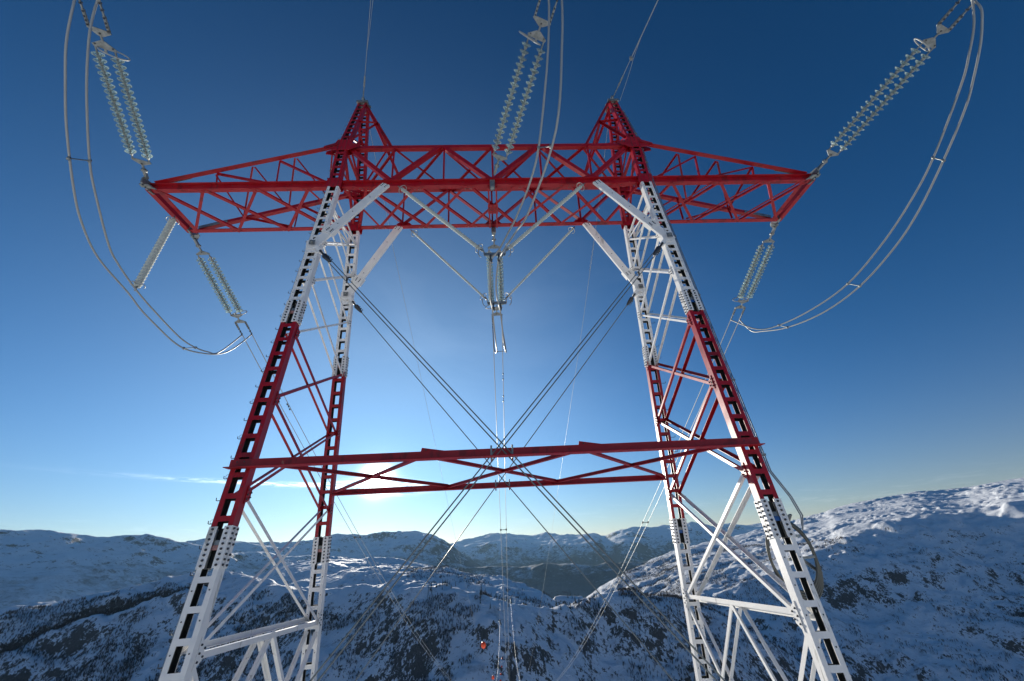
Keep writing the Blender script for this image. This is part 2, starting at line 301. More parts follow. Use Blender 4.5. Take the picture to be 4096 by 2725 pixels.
# rock: steep ground, broken by noise
steep=M(t,'SUBTRACT',1.0,sx.outputs[2])
sv=N(t,'ShaderNodeVectorMath',operation='MULTIPLY'); L(t,gg.outputs['Position'],sv.inputs[0]); sv.inputs[1].default_value=(.34,.34,.11)
n_str=nz(1.0,6,.72,sv.outputs[0],.5)
rk=M(t,'ADD',M(t,'MULTIPLY',steep,1.45),M(t,'ADD',M(t,'MULTIPLY',M(t,'SUBTRACT',n_mid,.5),1.1),M(t,'MULTIPLY',M(t,'SUBTRACT',n_str,.5),1.9)))
rk=M(t,'SUBTRACT',rk,M(t,'MULTIPLY',ss(px.outputs[2],-30.,50.),.20)); rk=M(t,'ADD',rk,M(t,'MULTIPLY',M(t,'MULTIPLY',ss(n_big,.50,.62),M(t,'SUBTRACT',1.0,ss(px.outputs[2],-70.,-35.))),M(t,'MULTIPLY_ADD',ss(px.outputs[0],330.,450.),.12,.07)))
nearf=M(t,'SUBTRACT',1.0,ss(dist,2200.,3800.))
rock=M(t,'MULTIPLY',ss(rk,.45,.55),nearf)
n_far3=nz(.075,5,.7); rkf=M(t,'ADD',M(t,'MULTIPLY',steep,3.0),M(t,'ADD',M(t,'MULTIPLY',M(t,'SUBTRACT',n_far2,.5),1.5),M(t,'MULTIPLY',M(t,'SUBTRACT',n_far3,.5),1.3)))
rockf=M(t,'MULTIPLY',ss(rkf,.28,.50),M(t,'SUBTRACT',1.0,nearf))
# scrub: twigs and heather through the snow, on the lower ground
alt=M(t,'ADD',px.outputs[2],M(t,'MULTIPLY',M(t,'SUBTRACT',n_big,.5),120.0))
sc1=M(t,'MULTIPLY',ss(n_mid,.50,.66),M(t,'SUBTRACT',1.0,ss(alt,-30.,70.)))
scrub=M(t,'MULTIPLY',M(t,'MULTIPLY',sc1,ss(dist,60.,200.)),.38)
# far birch and pine woods: dark below the tree line
altf=M(t,'ADD',px.outputs[2],M(t,'MULTIPLY',M(t,'SUBTRACT',n_far,.5),900.0))
wood=M(t,'MULTIPLY',M(t,'MULTIPLY',M(t,'SUBTRACT',1.0,ss(altf,-200.,150.)),M(t,'SUBTRACT',1.0,nearf)),ss(M(t,'ADD',n_far2,M(t,'MULTIPLY',M(t,'SUBTRACT',1.0,ss(altf,-400.,0.)),.3)),.34,.56))
c0=N(t,'ShaderNodeMix',data_type='RGBA'); c0.inputs[6].default_value=(.80,.82,.84,1); c0.inputs[7].default_value=(.10,.085,.075,1); L(t,scrub,c0.inputs[0])
c1=N(t,'ShaderNodeMix',data_type='RGBA'); L(t,c0.outputs[2],c1.inputs[6]); c1.inputs[7].default_value=(.035,.042,.035,1); L(t,M(t,'MULTIPLY',wood,.92),c1.inputs[0])
rc=N(t,'ShaderNodeValToRGB'); rc.color_ramp.elements[0].color=(.035,.032,.030,1); rc.color_ramp.elements[1].color=(.17,.155,.14,1); L(t,n_fin,rc.inputs[0])
c2=N(t,'ShaderNodeMix',data_type='RGBA'); L(t,c1.outputs[2],c2.inputs[6]); L(t,rc.outputs[0],c2.inputs[7]); L(t,M(t,'MINIMUM',M(t,'ADD',rock,rockf),1.0),c2.inputs[0])
L(t,c2.outputs[2],p.inputs['Base Color']); p.inputs['Roughness'].default_value=.75; p.inputs['Specular IOR Level'].default_value=.15
bp=N(t,'ShaderNodeBump',ins={'Strength':.7,'Distance':1.2}); L(t,n_fin,bp.inputs['Height'])
bp2=N(t,'ShaderNodeBump',ins={'Strength':.55,'Distance':6.0}); L(t,n_mid,bp2.inputs['Height']); L(t,bp.outputs[0],bp2.inputs['Normal']); L(t,bp2.outputs[0],p.inputs['Normal'])
terr=grid_mesh('terrain',X,Y_,Z,sm); tag(terr,'snow covered mountainsides with dark rock and scrub','terrain',kind='structure')
# ---- leafless birch scrub on the slopes: one mass of thin upright twigs
def sample(n,az0,az1,r0,r1,seed):
    g=np.random.default_rng(seed); a=np.radians(g.uniform(az0,az1,n)); r=np.sqrt(g.uniform(r0*r0,r1*r1,n)); x=r*np.sin(a); y=r*np.cos(a); return x,y,r
def slope(x,y,e=2.5):
    return np.hypot(H(x+e,y)-H(x-e,y),H(x,y+e)-H(x,y-e))/(2*e)
def scrub_mesh(name,x,y,z,h,seed,mt,blades=6,spread=.36,wid=.036):
    g=np.random.default_rng(seed); n=len(x); B=blades
    ang=g.uniform(0,2*PI,(n,B)); ln=h[:,None]*g.uniform(.55,1,(n,B)); out_=h[:,None]*spread*g.uniform(.1,1,(n,B))
    bx=x[:,None]+np.zeros((n,B)); by=y[:,None]+np.zeros((n,B)); bz=z[:,None]-.3+h[:,None]*g.uniform(0,.3,(n,B))
    tx=bx+np.cos(ang)*out_; ty=by+np.sin(ang)*out_; tz=z[:,None]+ln
    wv=h[:,None]*wid*g.uniform(.6,1.5,(n,B)); pa=ang+PI/2+g.uniform(-.6,.6,(n,B))
    mx=(bx*.45+tx*.55); my=(by*.45+ty*.55); mz=(bz*.45+tz*.55)
    v=np.stack([np.stack([bx,by,bz],-1),np.stack([mx+np.cos(pa)*wv,my+np.sin(pa)*wv,mz],-1),np.stack([tx,ty,tz],-1),np.stack([mx-np.cos(pa)*wv,my-np.sin(pa)*wv,mz],-1)],2).reshape(-1,3)
    q=len(v)//4; me=bpy.data.meshes.new(name); me.vertices.add(len(v)); me.vertices.foreach_set('co',v.astype(np.float32).ravel())
    me.loops.add(q*4); me.polygons.add(q); me.loops.foreach_set('vertex_index',np.arange(q*4,dtype=np.int32)); me.polygons.foreach_set('loop_start',(np.arange(q)*4).astype(np.int32)); me.polygons.foreach_set('loop_total',np.full(q,4,np.int32)); me.update(calc_edges=True); me.materials.append(mt)
    o=bpy.data.objects.new(name,me); COL.objects.link(o); return o
TWIG=mat('birch_twigs',(.070,.058,.055),.9)
xs=[];ys=[];hs=[]
for n,a0,a1,r0,r1,lo,hi,sd in((56000,-52,24,395,680,2.2,5.0,1),(34000,-52,-12,560,900,2.5,5.2,2),(60000,14,58,470,1400,2.3,5.2,3),(16000,-12,24,650,1250,3,6,4)):
    x,y,r=sample(n,a0,a1,r0,r1,sd)
    d=vnoise(x/70,y/70,31)+.8*vnoise(x/24,y/24,32)+.5*vnoise(x/9,y/9,33)
    azz=np.degrees(np.arctan2(x,y)); k=d>.27+.60*(np.random.default_rng(sd).uniform(-1,1,n))
    if sd in(1,2): k&=(r<I(azz,D_R)-14-22*(azz<-3))|(azz>-3)
    x,y=x[k],y[k]; sl_=slope(x,y); zz_=H(x,y); k2=(sl_<1.1)&(zz_<(5 if sd==3 else 45)+30*vnoise(x/200,y/200,35)); x,y=x[k2],y[k2]
    xs.append(x);ys.append(y);hs.append(np.random.default_rng(sd+9).uniform(lo,hi,len(x)))
g_=np.random.default_rng(4); n_=3600; a_=np.radians(g_.uniform(-50,-31.5,n_)); r__=743+g_.normal(0,4.0,n_)+8*np.sin(a_*23); xs.append(r__*np.sin(a_)); ys.append(r__*np.cos(a_)); hs.append(g_.uniform(2.5,5,n_))
bxx=np.concatenate(xs);byy=np.concatenate(ys);bh=np.concatenate(hs); print('scrub',len(bxx))
o=scrub_mesh('birch_scrub',bxx,byy,H(bxx,byy),bh,5,TWIG); tag(o,'dark leafless birch scrub scattered over the shaded snow slopes','scrub',kind='stuff')
# ---- spruces that can be told apart on the rim and the knoll
def spruce_mesh(h,seed):
    R=random.Random(seed); mb=MB(); mb.tube([(0,0,-.6),(0,0,h*.5),(0,0,h)],[h*.022,h*.012,h*.003],5); tr=mb.build('trunk',BARK)
    mb=MB(); lv=11
    for i in range(lv):
        z=h*(.12+.84*i/lv); rr_=h*.20*(1-i/lv)**.8+h*.015
        for k in range(9):
            a=R.uniform(0,2*PI); q=rr_*R.uniform(.6,1.15); c=(math.cos(a),math.sin(a)); wv=q*.30
            mb.add([(0,0,z+h*.03),(c[0]*q*.6-c[1]*wv,c[1]*q*.6+c[0]*wv,z-q*.22),(c[0]*q,c[1]*q,z-q*.42),(c[0]*q*.6+c[1]*wv,c[1]*q*.6-c[0]*wv,z-q*.25)],[(0,1,2,3)])
    cr=mb.build('crown',NEEDLE); a,b=tr.data,cr.data; bpy.data.objects.remove(tr); bpy.data.objects.remove(cr); return a,b
SPR=[spruce_mesh(6.0,1),spruce_mesh(7.0,2),spruce_mesh(4.6,3)]
g=np.random.default_rng(77); cnt=0
spots=[]
while len(spots)<70:
    if len(spots)<34: a=g.uniform(-9,12); r=I(a,D_R)*g.uniform(.955,1.03)
    elif len(spots)<56: a=g.uniform(4.5,11.5); r=900*g.uniform(.95,1.01)
    else: a=g.uniform(-30,24); r=I(a,D_R)*g.uniform(.86,.98)
    a=math.radians(a); x,y=r*math.sin(a),r*math.cos(a); z=float(H(np.array([x]),np.array([y]))[0]); spots.append((x,y,z,g.integers(0,3),g.uniform(.7,1.3)))
spots.sort(key=lambda q:math.atan2(q[0],q[1]))
for i,(x,y,z,k,s_) in enumerate(spots):
    r=math.hypot(x,y); az_=math.degrees(math.atan2(x,y))
    lb='small dark spruce on the '+('rim of the near slope' if r>.955*I(az_,D_R) and r<800 else 'distant wooded knoll' if r>=800 else 'shaded face of the near slope')
    e=bpy.data.objects.new('spruce_tree',None); COL.objects.link(e); e.location=(x,y,z-.1); e.scale=(s_*1.1,s_*1.1,s_*1.15); e.rotation_euler=(0,0,i*1.7); e['label']=lb; e['category']='tree'; e['group']=lb.replace('small dark spruce','small dark spruces')
    for nm,me in(('trunk',SPR[k][0]),('crown',SPR[k][1])):
        o=bpy.data.objects.new(nm,me); COL.objects.link(o); o.parent=e

# ================================================================== TOWER
YT,DYT,XT,BX,BY,ZB,ZT,ZA,XA=9.288,.9225,4.916,-.0247,.1116,10.37,12.22,16.09,5.09
def leg(s,k,z):
    if z<=ZT: tt=ZB-z; return V((s*(XT+BX*tt),YT+k*(DYT+BY*max(tt,0)),z))
    a=leg(s,k,ZT); tt=(z-ZT)/(ZA-ZT); return a.lerp(V((s*XA,YT+k*.12,ZA)),tt)
T=empty('transmission_tower',(0,YT,-4.4),'tall red and white steel lattice power pylon shaped like an H on the snowy ridge','pylon')
LW,LD=.34,.17     # column width (x) and depth (y)
def section(mb,s,k,z0,z1,rungs,rw=.10,fl=.08):
    a=leg(s,k,z0); b=leg(s,k,z1); ax=(b-a).normalized(); ex=V((1,0,0))-ax*ax.x; ex.normalize(); ey=ax.cross(ex); ey=-ey if ey.y<0 else ey; Ln=(b-a).length; c=(a+b)/2
    h=ax*Ln/2; tp=.012
    for sx in(-1,1):
        mb.hexa(c+ex*sx*(LW/2-tp/2),h,ex*tp/2,ey*(LD/2-tp),0)
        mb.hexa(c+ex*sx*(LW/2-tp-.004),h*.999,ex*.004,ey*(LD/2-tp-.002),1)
        for sy in(-1,1):
            mb.hexa(c+ex*sx*(LW/2-fl/2)+ey*sy*(LD/2-tp/2),h,ex*fl/2,ey*tp/2,0)
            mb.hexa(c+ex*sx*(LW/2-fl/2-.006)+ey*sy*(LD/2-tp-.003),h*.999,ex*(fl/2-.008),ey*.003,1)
    for z in rungs:
        if not (z0+rw/2<z<z1-.01): continue
        cz=a.lerp(b,(z-z0)/(z1-z0))
        for sy in(-1,1):
            mb.hexa(cz+ey*sy*(LD/2-tp/2),ax*rw/2,ex*(LW/2-fl-.0005),ey*tp/2,0)
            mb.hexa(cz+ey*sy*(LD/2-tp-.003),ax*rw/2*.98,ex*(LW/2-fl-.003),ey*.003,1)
    return ax,ex,ey
RF=[9.9,9.39,9.01,8.64,8.25,7.86,7.02,6.66,6.3,5.94,5.61,4.80,4.41,4.03,3.65,3.28,2.92,2.54,2.17,1.81,1.45,1.09,.73,-.14,-.52,-.90,-1.28,-1.66,-2.04,-2.42,-2.8,-3.2,-3.6]
RT=[10.75+.36*i for i in range(15)]
RRr=[10.0,9.6,9.2,8.8,8.42,8.04,7.2,6.82,6.44,6.06,5.7,4.78,4.38,4.0,3.6,3.22,2.82,2.44,2.06,1.68,1.3,.92,-.16,-.54,-.92,-1.3,-1.68,-2.06,-2.44,-2.8,-3.2,-3.6]
FN=[9.14,7.75,6.32,4.67,3.0,1.13,-1.05]; RN=[9.6,8.33,6.62,4.90,3.19,1.21,-1.18]
def stepbolt(mb,p,d,upv):
    p=V(p); mb.tube([p,p+d*.11,p+d*.125+upv*.008,p+d*.13+upv*.05],.007,5)
for s in(-1,1):
    for k in(-1,1):
        rungs=RF if k<0 else RRr
        mb=MB(); section(mb,s,k,-4.25,.02,rungs,.085); mb2=MB(); section(mb2,s,k,5.52,ZB-.18,rungs,.085)
        ax,ex,ey=section(MB(),s,k,0,1,[])
        # node block where the knee strut and the stay land
        zn=7.45 if k<0 else 7.55
        if True:
            c=leg(s,k,zn)
            for sy in(-1,1): mb2.hexa(c+ey*sy*(LD/2+.006),ax*.26,ex*(LW/2-.002),ey*.0055,0)
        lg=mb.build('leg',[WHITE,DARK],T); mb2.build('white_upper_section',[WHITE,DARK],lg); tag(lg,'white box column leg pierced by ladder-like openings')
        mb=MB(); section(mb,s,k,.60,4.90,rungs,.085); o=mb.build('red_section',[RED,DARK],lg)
        mb=MB(); section(mb,s,k,ZB-.18,ZT-.1,RT,.10); section(mb,s,k,ZT-.1,ZA-.02,RT,.095); o=mb.build('red_top_section',[RED,DARK],lg)
        for z0,z1,blue in((4.90,5.52,1),(.02,.60,1)):
            # open bare core between the column sections, spliced outside
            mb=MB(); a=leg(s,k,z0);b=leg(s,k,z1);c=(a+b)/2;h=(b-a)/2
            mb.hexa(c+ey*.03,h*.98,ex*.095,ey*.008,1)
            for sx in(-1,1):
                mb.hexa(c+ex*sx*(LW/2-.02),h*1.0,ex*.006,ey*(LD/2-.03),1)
                for sy in(-1,1):
                    mb.hexa(c+ex*sx*(LW/2-.052)+ey*sy*(LD/2+.004),h*1.04,ex*.062,ey*.008,0)
                    for i in range(8):
                        q=c+h*(-.9+i*1.8/7)
                        mb.bolt(q+ex*sx*(LW/2-.052)+ey*sy*(LD/2+.012),ey*sy,.019,.022,2)
                for ox in(-.055,.055):
                    mb.hexa(c+ex*sx*(LW/2+.008)+ey*ox,h*1.04,ex*.008,ey*.045,0)
                    for i in range(8):
                        if i==3 and ox>0: continue
                        mb.bolt(c+h*(-.9+i*1.8/7)+ex*sx*(LW/2+.016)+ey*ox,ex*sx,.018,.022,2)
            mb.build('splice_plate',[WHITE,DARK,BOLT],lg)
            mb=MB(); mb.hexa(c+h*.22-ey*(LD/2-.03),ax*.035,ex*.10,ey*.01); mb.build('batten',GALV,lg)
            mb=MB(); mb.hexa(c+h*-.04-ey*(LD/2-.03),ax*.035,ex*.10,ey*.01); o=mb.build('batten',BLUEP if s>0 else REDP,lg); tag(o,'blue batten plate inside the splice' if s>0 else 'worn red batten plate inside the splice')
        # step bolts
        if (s,k) in((-1,-1),(1,1)):
            d=V((-1,0,0)) if k<0 else V((1,0,0))
            zs=np.arange(-3.4,ZA-.4,.37) if k<0 else np.arange(-3.3,10.1,.40)
            for z in zs:
                z=float(z); mb=MB(); c=leg(s,k,z); stepbolt(mb,c+d*(LW/2)+V((0,0 if k<0 else -.09,0)),d,V((0,0,1))); mb.build('step_bolt',BOLT,lg)
        # small bolt heads on the faces
        mb=MB()
        for z in np.arange(-3.8,ZT,.38):
            if 4.8<z<5.6 or -.05<z<.7: continue
            c=leg(s,k,float(z)+.1)
            for sx in(-1,1): mb.bolt(c+ex*sx*(LW/2-.04)-ey*(LD/2),-ey,.011,.008,0)
        mb.build('face_bolts',BOLT,lg)
        # concrete foot
        c=leg(s,k,-4.25); mb=MB()
        mb.lathe([(0,0.02),(.42,.02),(.45,0),(.5,-1.3),(0,-1.3)],(c.x,c.y,-4.25),(0,0,1),20); mb.build('foundation',CONC,T)
# ---- side lattices of each leg pair (inner and outer faces)
def SP(s,k,z,off): 
    p=leg(s,k,z); return V((p.x+s*off,p.y-k*(LD/2),p.z))
pairs=[]
for i in range(7):
    if i>=1: pairs.append((FN[i],RN[i-1]))
    if i<=5: pairs.append((FN[i],RN[i+1]))
pairs+=[(9.14,9.6),(-1.05,-1.18),(9.78,9.62)]
for s in(-1,1):
    for off in(.135,-.135):
        for a,b in pairs:
            mid=(a+b)/2; zz=(a,b); c=WHITE
            if .6<a<4.95 and .6<b<4.95: c=RED
            if a in(1.13,) and b<0: c=WHITE
            if a==3.0 : c=RED
            if a==4.67: c=RED if b<4.95 else WHITE
            if a==1.13 and b>0: c=RED
            if a==-1.05: c=WHITE
            mb=MB(); o2=off+ (.008 if b>a else -.008)
            wd=.062 if mid<5.2 else .05
            if a==-1.05 and b<0: wd=.085
            A_=SP(s,-1,a,o2);B_=SP(s,1,b,o2)
            mb.ang(A_,B_,wd,V((s*(1 if off<0 else -1),0,0)),sx=1,sy=1 if b>a else -1)
            mb.build('side_brace',c,T)
        # lower K below the last node
        m_=(SP(s,-1,-1.05,off)+SP(s,1,-1.18,off))/2
        for A_,B_ in((m_,SP(s,-1,-4.0,off)),(m_,SP(s,1,-4.0,off)),(SP(s,-1,-1.25,off),(leg(s,-1,-4).lerp(leg(s,1,-4),.5))+V((s*off,0,.1))),(SP(s,1,-1.4,off),(leg(s,-1,-4).lerp(leg(s,1,-4),.5))+V((s*off,0,.1)))):
            mb=MB(); mb.ang(A_,B_,.075,V((s*(1 if off<0 else -1),0,0))); mb.build('side_brace',WHITE,T)
        mb=MB(); mb.ang(SP(s,-1,-4.02,off),SP(s,1,-4.02,off),.08,V((0,0,-1))); mb.build('side_brace',WHITE,T)
        # gussets
    for i,(f,r) in enumerate(zip(FN,RN)):
        for k,z in((-1,f),(1,r)):
            if z>9: continue
            p=SP(s,k,z,-.172-.007); c=RED if .6<z<4.95 else WHITE; mb=MB()
            q=.16 if z>0 else .2
            a=leg(s,k,z+q)-leg(s,k,z); a=a.normalized()
            base=leg(s,k,z)+V((-s*(LW/2+.008),0,0)); n=V((0,-k,0))
            pts=[base+a*q+n*.02,base-a*q+n*.02,base-a*q*.5+n*(LD/2+.07),base+a*q*.5+n*(LD/2+.07)]
            mb.plate(pts,(1,0,0),.01)
            for u,v in((.5,.05),(-.5,.05),(.25,.14),(-.25,.14),(0,.05)): mb.bolt(base+a*q*u+n*(v)+V((-s*.005,0,0)),(-s,0,0),.015,.018)
            mb.build('gusset_plate',[c,BOLT],T)
# ---- crossbeam chords
YF,YR=8.37,10.21
def tw(z,k): return leg(1,k,z).y
YFT,YRT=YF,YR
for k,y in((-1,YF),(1,YR)):
    for s0,s1_ in((-10.5,-XT-LW/2-.02),(-XT+LW/2+.02,XT-LW/2-.02),(XT+LW/2+.02,10.5)):
        mb=MB(); yy=y+k*.0
        # two angles back to back with a gap: outer face and bottom face read separately
        mb.ang((s0,yy-k*.0,ZB-.07),(s1_,yy,ZB-.07),.15,(0,0,1),t=.014,sx=1,sy=k)
        mb.ang((s0,yy-k*.02,ZB+.095),(s1_,yy-k*.02,ZB+.095),.12,(0,0,-1),t=.012,sx=1,sy=k)
        for x in np.arange(min(s0,s1_)+.2,max(s0,s1_),.45): mb.bolt((x,yy-.015,ZB+.02),(0,-1,0),.013,.012)
        mb.build('bottom_chord',[RED,BOLT],T)
    yt=YFT if k<0 else YRT
    mb=MB(); mb.ang((-XT+.1,yt,ZT-.05),(XT-.1,yt,ZT-.05),.14,(0,0,1),t=.013,sx=1,sy=k); mb.build('top_chord',RED,T)
    for s in(-1,1):
        mb=MB(); a=(s*10.35,y,ZB+.12); b=(s*(XT+.16),yt,ZT-.02)
        mb.ang(a,b,.135,(0,0,1),t=.013,sx=1,sy=1 if s*k>0 else -1)
        mb.build('arm_top_chord',RED,T)
        mb=MB(); p=V(a);q=V(a).lerp(V(b),.17); mb.beam(p+V((0,k*-.02,.05)),q+V((0,k*-.02,.06)),.012,.12,(0,1,0)); mb.build('tip_plate',GALV,T)
    # tower joints: large gussets
    for s in(-1,1):
        for z in(ZB,ZT):
            mb=MB(); c=leg(s,k,z); ax=(leg(s,k,z+.1)-c).normalized(); yv=V((0,-1,0)); h=.27 if z==ZT else .2
            for sy in(-1,1):
                cc=c+V((0,sy*(LD/2+.014),0))
                ww=LW/2+.06
                if z==ZT: pts=[cc+V((s*x_,0,z_)) for x_,z_ in ((-ww-.32,-.07),(-ww,-h),(ww,-h),(ww+.36,-.20),(ww+.36,-.06),(ww+.02,.10),(ww-.04,h),(-ww+.04,h),(-ww-.1,.09),(-ww-.32,.07))]
                else: pts=[cc+V((-ww,0,-h)),cc+V((ww,0,-h)),cc+V((ww,0,h)),cc+V((-ww,0,h))]
                # tilt with the column
                
                mb.plate(pts,(0,1,0),.014)
                if sy<0:
                    for u in(-.13,0,.13):
                        for v_ in np.arange(-h+.05,h,.06): 
                            if abs(v_)<.05 and u==0: continue
                            mb.bolt(cc+V((u,-.008,v_)),(0,-1,0),.012,.012)
                    if z==ZT:
                        for u in(-1,1):
                            for i in range(5):
                                for dz in(-.03,.03): mb.bolt(cc+V((u*(ww+.02+i*.06),-.008,dz-(i*.02+.05 if u*s>0 else 0))),(0,-1,0),.012,.012)
            mb.build('joint_plate',[RED,BOLT],T)
# arm ends
for s in(-1,1):
    mb=MB()
    mb.ang((s*10.5,YF,ZB-.07),(s*10.5,YR,ZB-.07),.15,(0,0,1),t=.014,sx=1,sy=s)
    mb.ang((s*10.35,YF+.05,ZB-.075),(s*10.35,YR-.05,ZB-.075),.14,(0,0,1),t=.012,sx=1,sy=-s); mb.build('end_beam',RED,T)
    for k,y in((-1,YF),(1,YR)):
        mb=MB(); c=V((s*10.52,y+k*.02,ZB)); 
        mb.plate([c+V((0,k*.28,-.10)),c+V((0,k*.3,.1)),c+V((0,0,.17)),c+V((0,-k*.2,.12)),c+V((0,-k*.2,-.1)),c+V((0,0,-.14))],(1,0,0),.05)
        mb.plate([c+V((-s*.25,0,-.1)),c+V((s*.12,k*.1,-.1)),c+V((s*.10,k*.22,-.1)),c+V((-s*.12,k*.2,-.1))],(0,0,1),.03)
        for q in((0,.1,.05),(0,.2,0),(0,0,0)): mb.bolt(c+V((s*.02,k*q[1],q[2])),(s,0,0),.02,.03); mb.bolt(c+V((s*.0,k*q[1],-.115)),(0,0,-1),.022,.03)
        mb.build('tip_bracket',[GALV,BOLT],T)
# lattice: bottom plane
def mem(a,b,wd,ref,name='lattice_bar',c=None,sx=1,sy=1):
    mb=MB(); mb.ang(a,b,wd,ref,sx=sx,sy=sy); return mb.build(name,c or RED,T)
Fx=[-4.0,-2.4,-.8,.8,2.4,4.0]; zb_=ZB-.085
for i in range(6):
    for j in(i-1,i+1):
        if 0<=j<6:
            off=.0 if j>i else -.014
            mem((Fx[i],YF+.06,zb_+off),(Fx[j],YR-.06,zb_+off),.085,(0,0,1),sy=1 if j>i else -1)
            if j>i: mem((Fx[i]+.12,YF+.06,zb_+.001),(Fx[j]+.12,YR-.06,zb_+.001),.075,(0,0,1),sy=-1)
for s in(-1,1):
    mem((s*4.0,YF+.06,zb_-.014),(s*4.75,YR-.15,zb_-.014),.07,(0,0,1)); mem((s*4.7,YF+.15,zb_),(s*4.0,YR-.06,zb_),.07,(0,0,1))
    AF=[10.4,9.0,7.4,5.8]; AR=[10.4,8.95,7.25,5.8]
    for i in range(4):
        if i>0: mem((s*AF[i],YF+.05,zb_-.014),(s*AR[i-1],YR-.05,zb_-.014),.085,(0,0,1))
        if i<3:
            mem((s*AF[i],YF+.05,zb_),(s*AR[i+1],YR-.05,zb_),.065,(0,0,1)); mem((s*(AF[i]-.16),YF+.05,zb_+.001),(s*(AR[i+1]-.16),YR-.05,zb_+.001),.055,(0,0,1),sy=-1)
    mem((s*5.8,YF+.05,zb_),(s*5.1,YR-.2,zb_),.065,(0,0,1)); mem((s*5.1,YF+.2,zb_-.014),(s*5.8,YR-.05,zb_-.014),.065,(0,0,1))
    # arm front / rear faces, z of the top chord at x
    def zt_(x): return ZB+.12+(10.35-x)/(10.35-XT-.16)*(ZT-.14-ZB)
    def yt_(x,k): tt=max(0,(10.35-x)/(10.35-XT-.16)); return (YF if k<0 else YR)+tt*((YFT-YF) if k<0 else (YRT-YR))
    for k,y in((-1,YF),(1,YR)):
        tb=((8.76,8.62),(8.76,6.82),(6.95,6.8),(6.95,5.15)) if k<0 else ((8.87,8.85),(8.87,7.1),(7.05,7.0),(7.05,5.3))
        for xt,xb in tb: mem((s*xt,yt_(xt,k)-k*.03,zt_(xt)+.02),(s*xb,y-k*.03,ZB+.1),.065 if abs(xt-xb)>1 else .05,(0,-k,0))
    for a_,b_ in((8.76,8.87),(7.7,8.87),(7.65,7.45),(6.45,7.4),(6.4,6.05),(5.3,6.05),(5.3,5.2)):
        mem((s*a_,yt_(a_,-1)+.05,zt_(a_)+.0),(s*b_,yt_(b_,1)-.05,zt_(b_)),.055,(0,0,-1))
# centre faces
for k,y,yt in((-1,YF,YFT),(1,YR,YRT)):
    for a_,b_ in((4.85,3.22),(1.67,3.22),(1.67,.06)):
        for s in(-1,1):
            mb=MB(); A_=V((s*a_,yt+k*.02,ZT-.02)); B_=V((s*b_,y+k*.02,ZB+.08))
            mb.ang(A_,B_,.135,(0,-k,0),t=.013,sx=1,sy=1 if (A_.x-B_.x)*k>0 else -1)
            mb.build('face_diagonal',RED,T)
    for x in(-3.3,-1.62,0,1.62,3.3): mem((x,yt-k*.02,ZT),(x*.975,y-k*.02,ZB+.06),.06,(0,-k,0),'face_post')
    mb=MB()
    for x in Fx: 
        mb.plate([(x-.28,y-k*.02,ZB-.078),(x+.28,y-k*.02,ZB-.078),(x+.14,y-k*.2,ZB-.078),(x-.14,y-k*.2,ZB-.078)],(0,0,1),.01)
        for u in(-.18,-.09,.09,.18): mb.bolt((x+u,y-k*.07,ZB-.083),(0,0,-1),.014,.014); mb.bolt((x+u*.7,y-k*.14,ZB-.083),(0,0,-1),.014,.014)
    for s in(-1,1):
        for x in (AF if k<0 else AR)[1:]:
            mb.plate([(s*x-.2,y-k*.02,ZB-.078),(s*x+.2,y-k*.02,ZB-.078),(s*x+.1,y-k*.16,ZB-.078),(s*x-.1,y-k*.16,ZB-.078)],(0,0,1),.01)
            for u in(-.1,0,.1): mb.bolt((s*x+u,y-k*.07,ZB-.083),(0,0,-1),.014,.014)
    for x in (-3.22,0,3.22): mb.plate([(x-.3,y-k*.0+k*.02,ZB+.12),(x+.3,y+k*.02,ZB+.12),(x+.2,y+k*.02,ZB+.24),(x-.2,y+k*.02,ZB+.24)],(0,1,0),.012)
    mb.build('gusset_plates',[RED,BOLT],T)['kind']='stuff'
# top plane
tx=[-4.8,-3.2,-1.6,0,1.6,3.2,4.8]
for i in range(6): 
    mem((tx[i],YFT+.05,ZT-.04),(tx[i+1],YRT-.05,ZT-.04),.075,(0,0,-1)); mem((tx[i+1],YFT+.05,ZT-.06),(tx[i],YRT-.05,ZT-.06),.075,(0,0,-1))
# centre cross member with its square plate
mb=MB()
for x in(-.10,.10): mb.chan((x,YF+.05,ZB-.12),(x,YR-.05,ZB-.12),.10,.05,(1 if x>0 else -1,0,0),.01)
mb.plate([(-.17,YT-.2,ZB-.175),(.17,YT-.2,ZB-.175),(.17,YT+.2,ZB-.175),(-.17,YT+.2,ZB-.175)],(0,0,1),.01)
for u in(-.1,0,.1):
    for v_ in(-.15,-.05,.05,.15): mb.bolt((u,YT+v_,ZB-.18),(0,0,-1),.013,.014)
mb.build('cross_member',[RED,BOLT],T)
for k,y in((-1,YF),(1,YR)):
    mb=MB(); mb.beam((0,y+k*.03,ZB+.1),(0,y+k*.03,ZB-.32),.16,.05,(1,0,0)); mb.lathe([(0,-.06),(.09,-.06),(.09,.06),(0,.06)],(0,y+k*.06,ZB-.3),(1,0,0),12); mb.build('hanger_bracket',GALV,T)
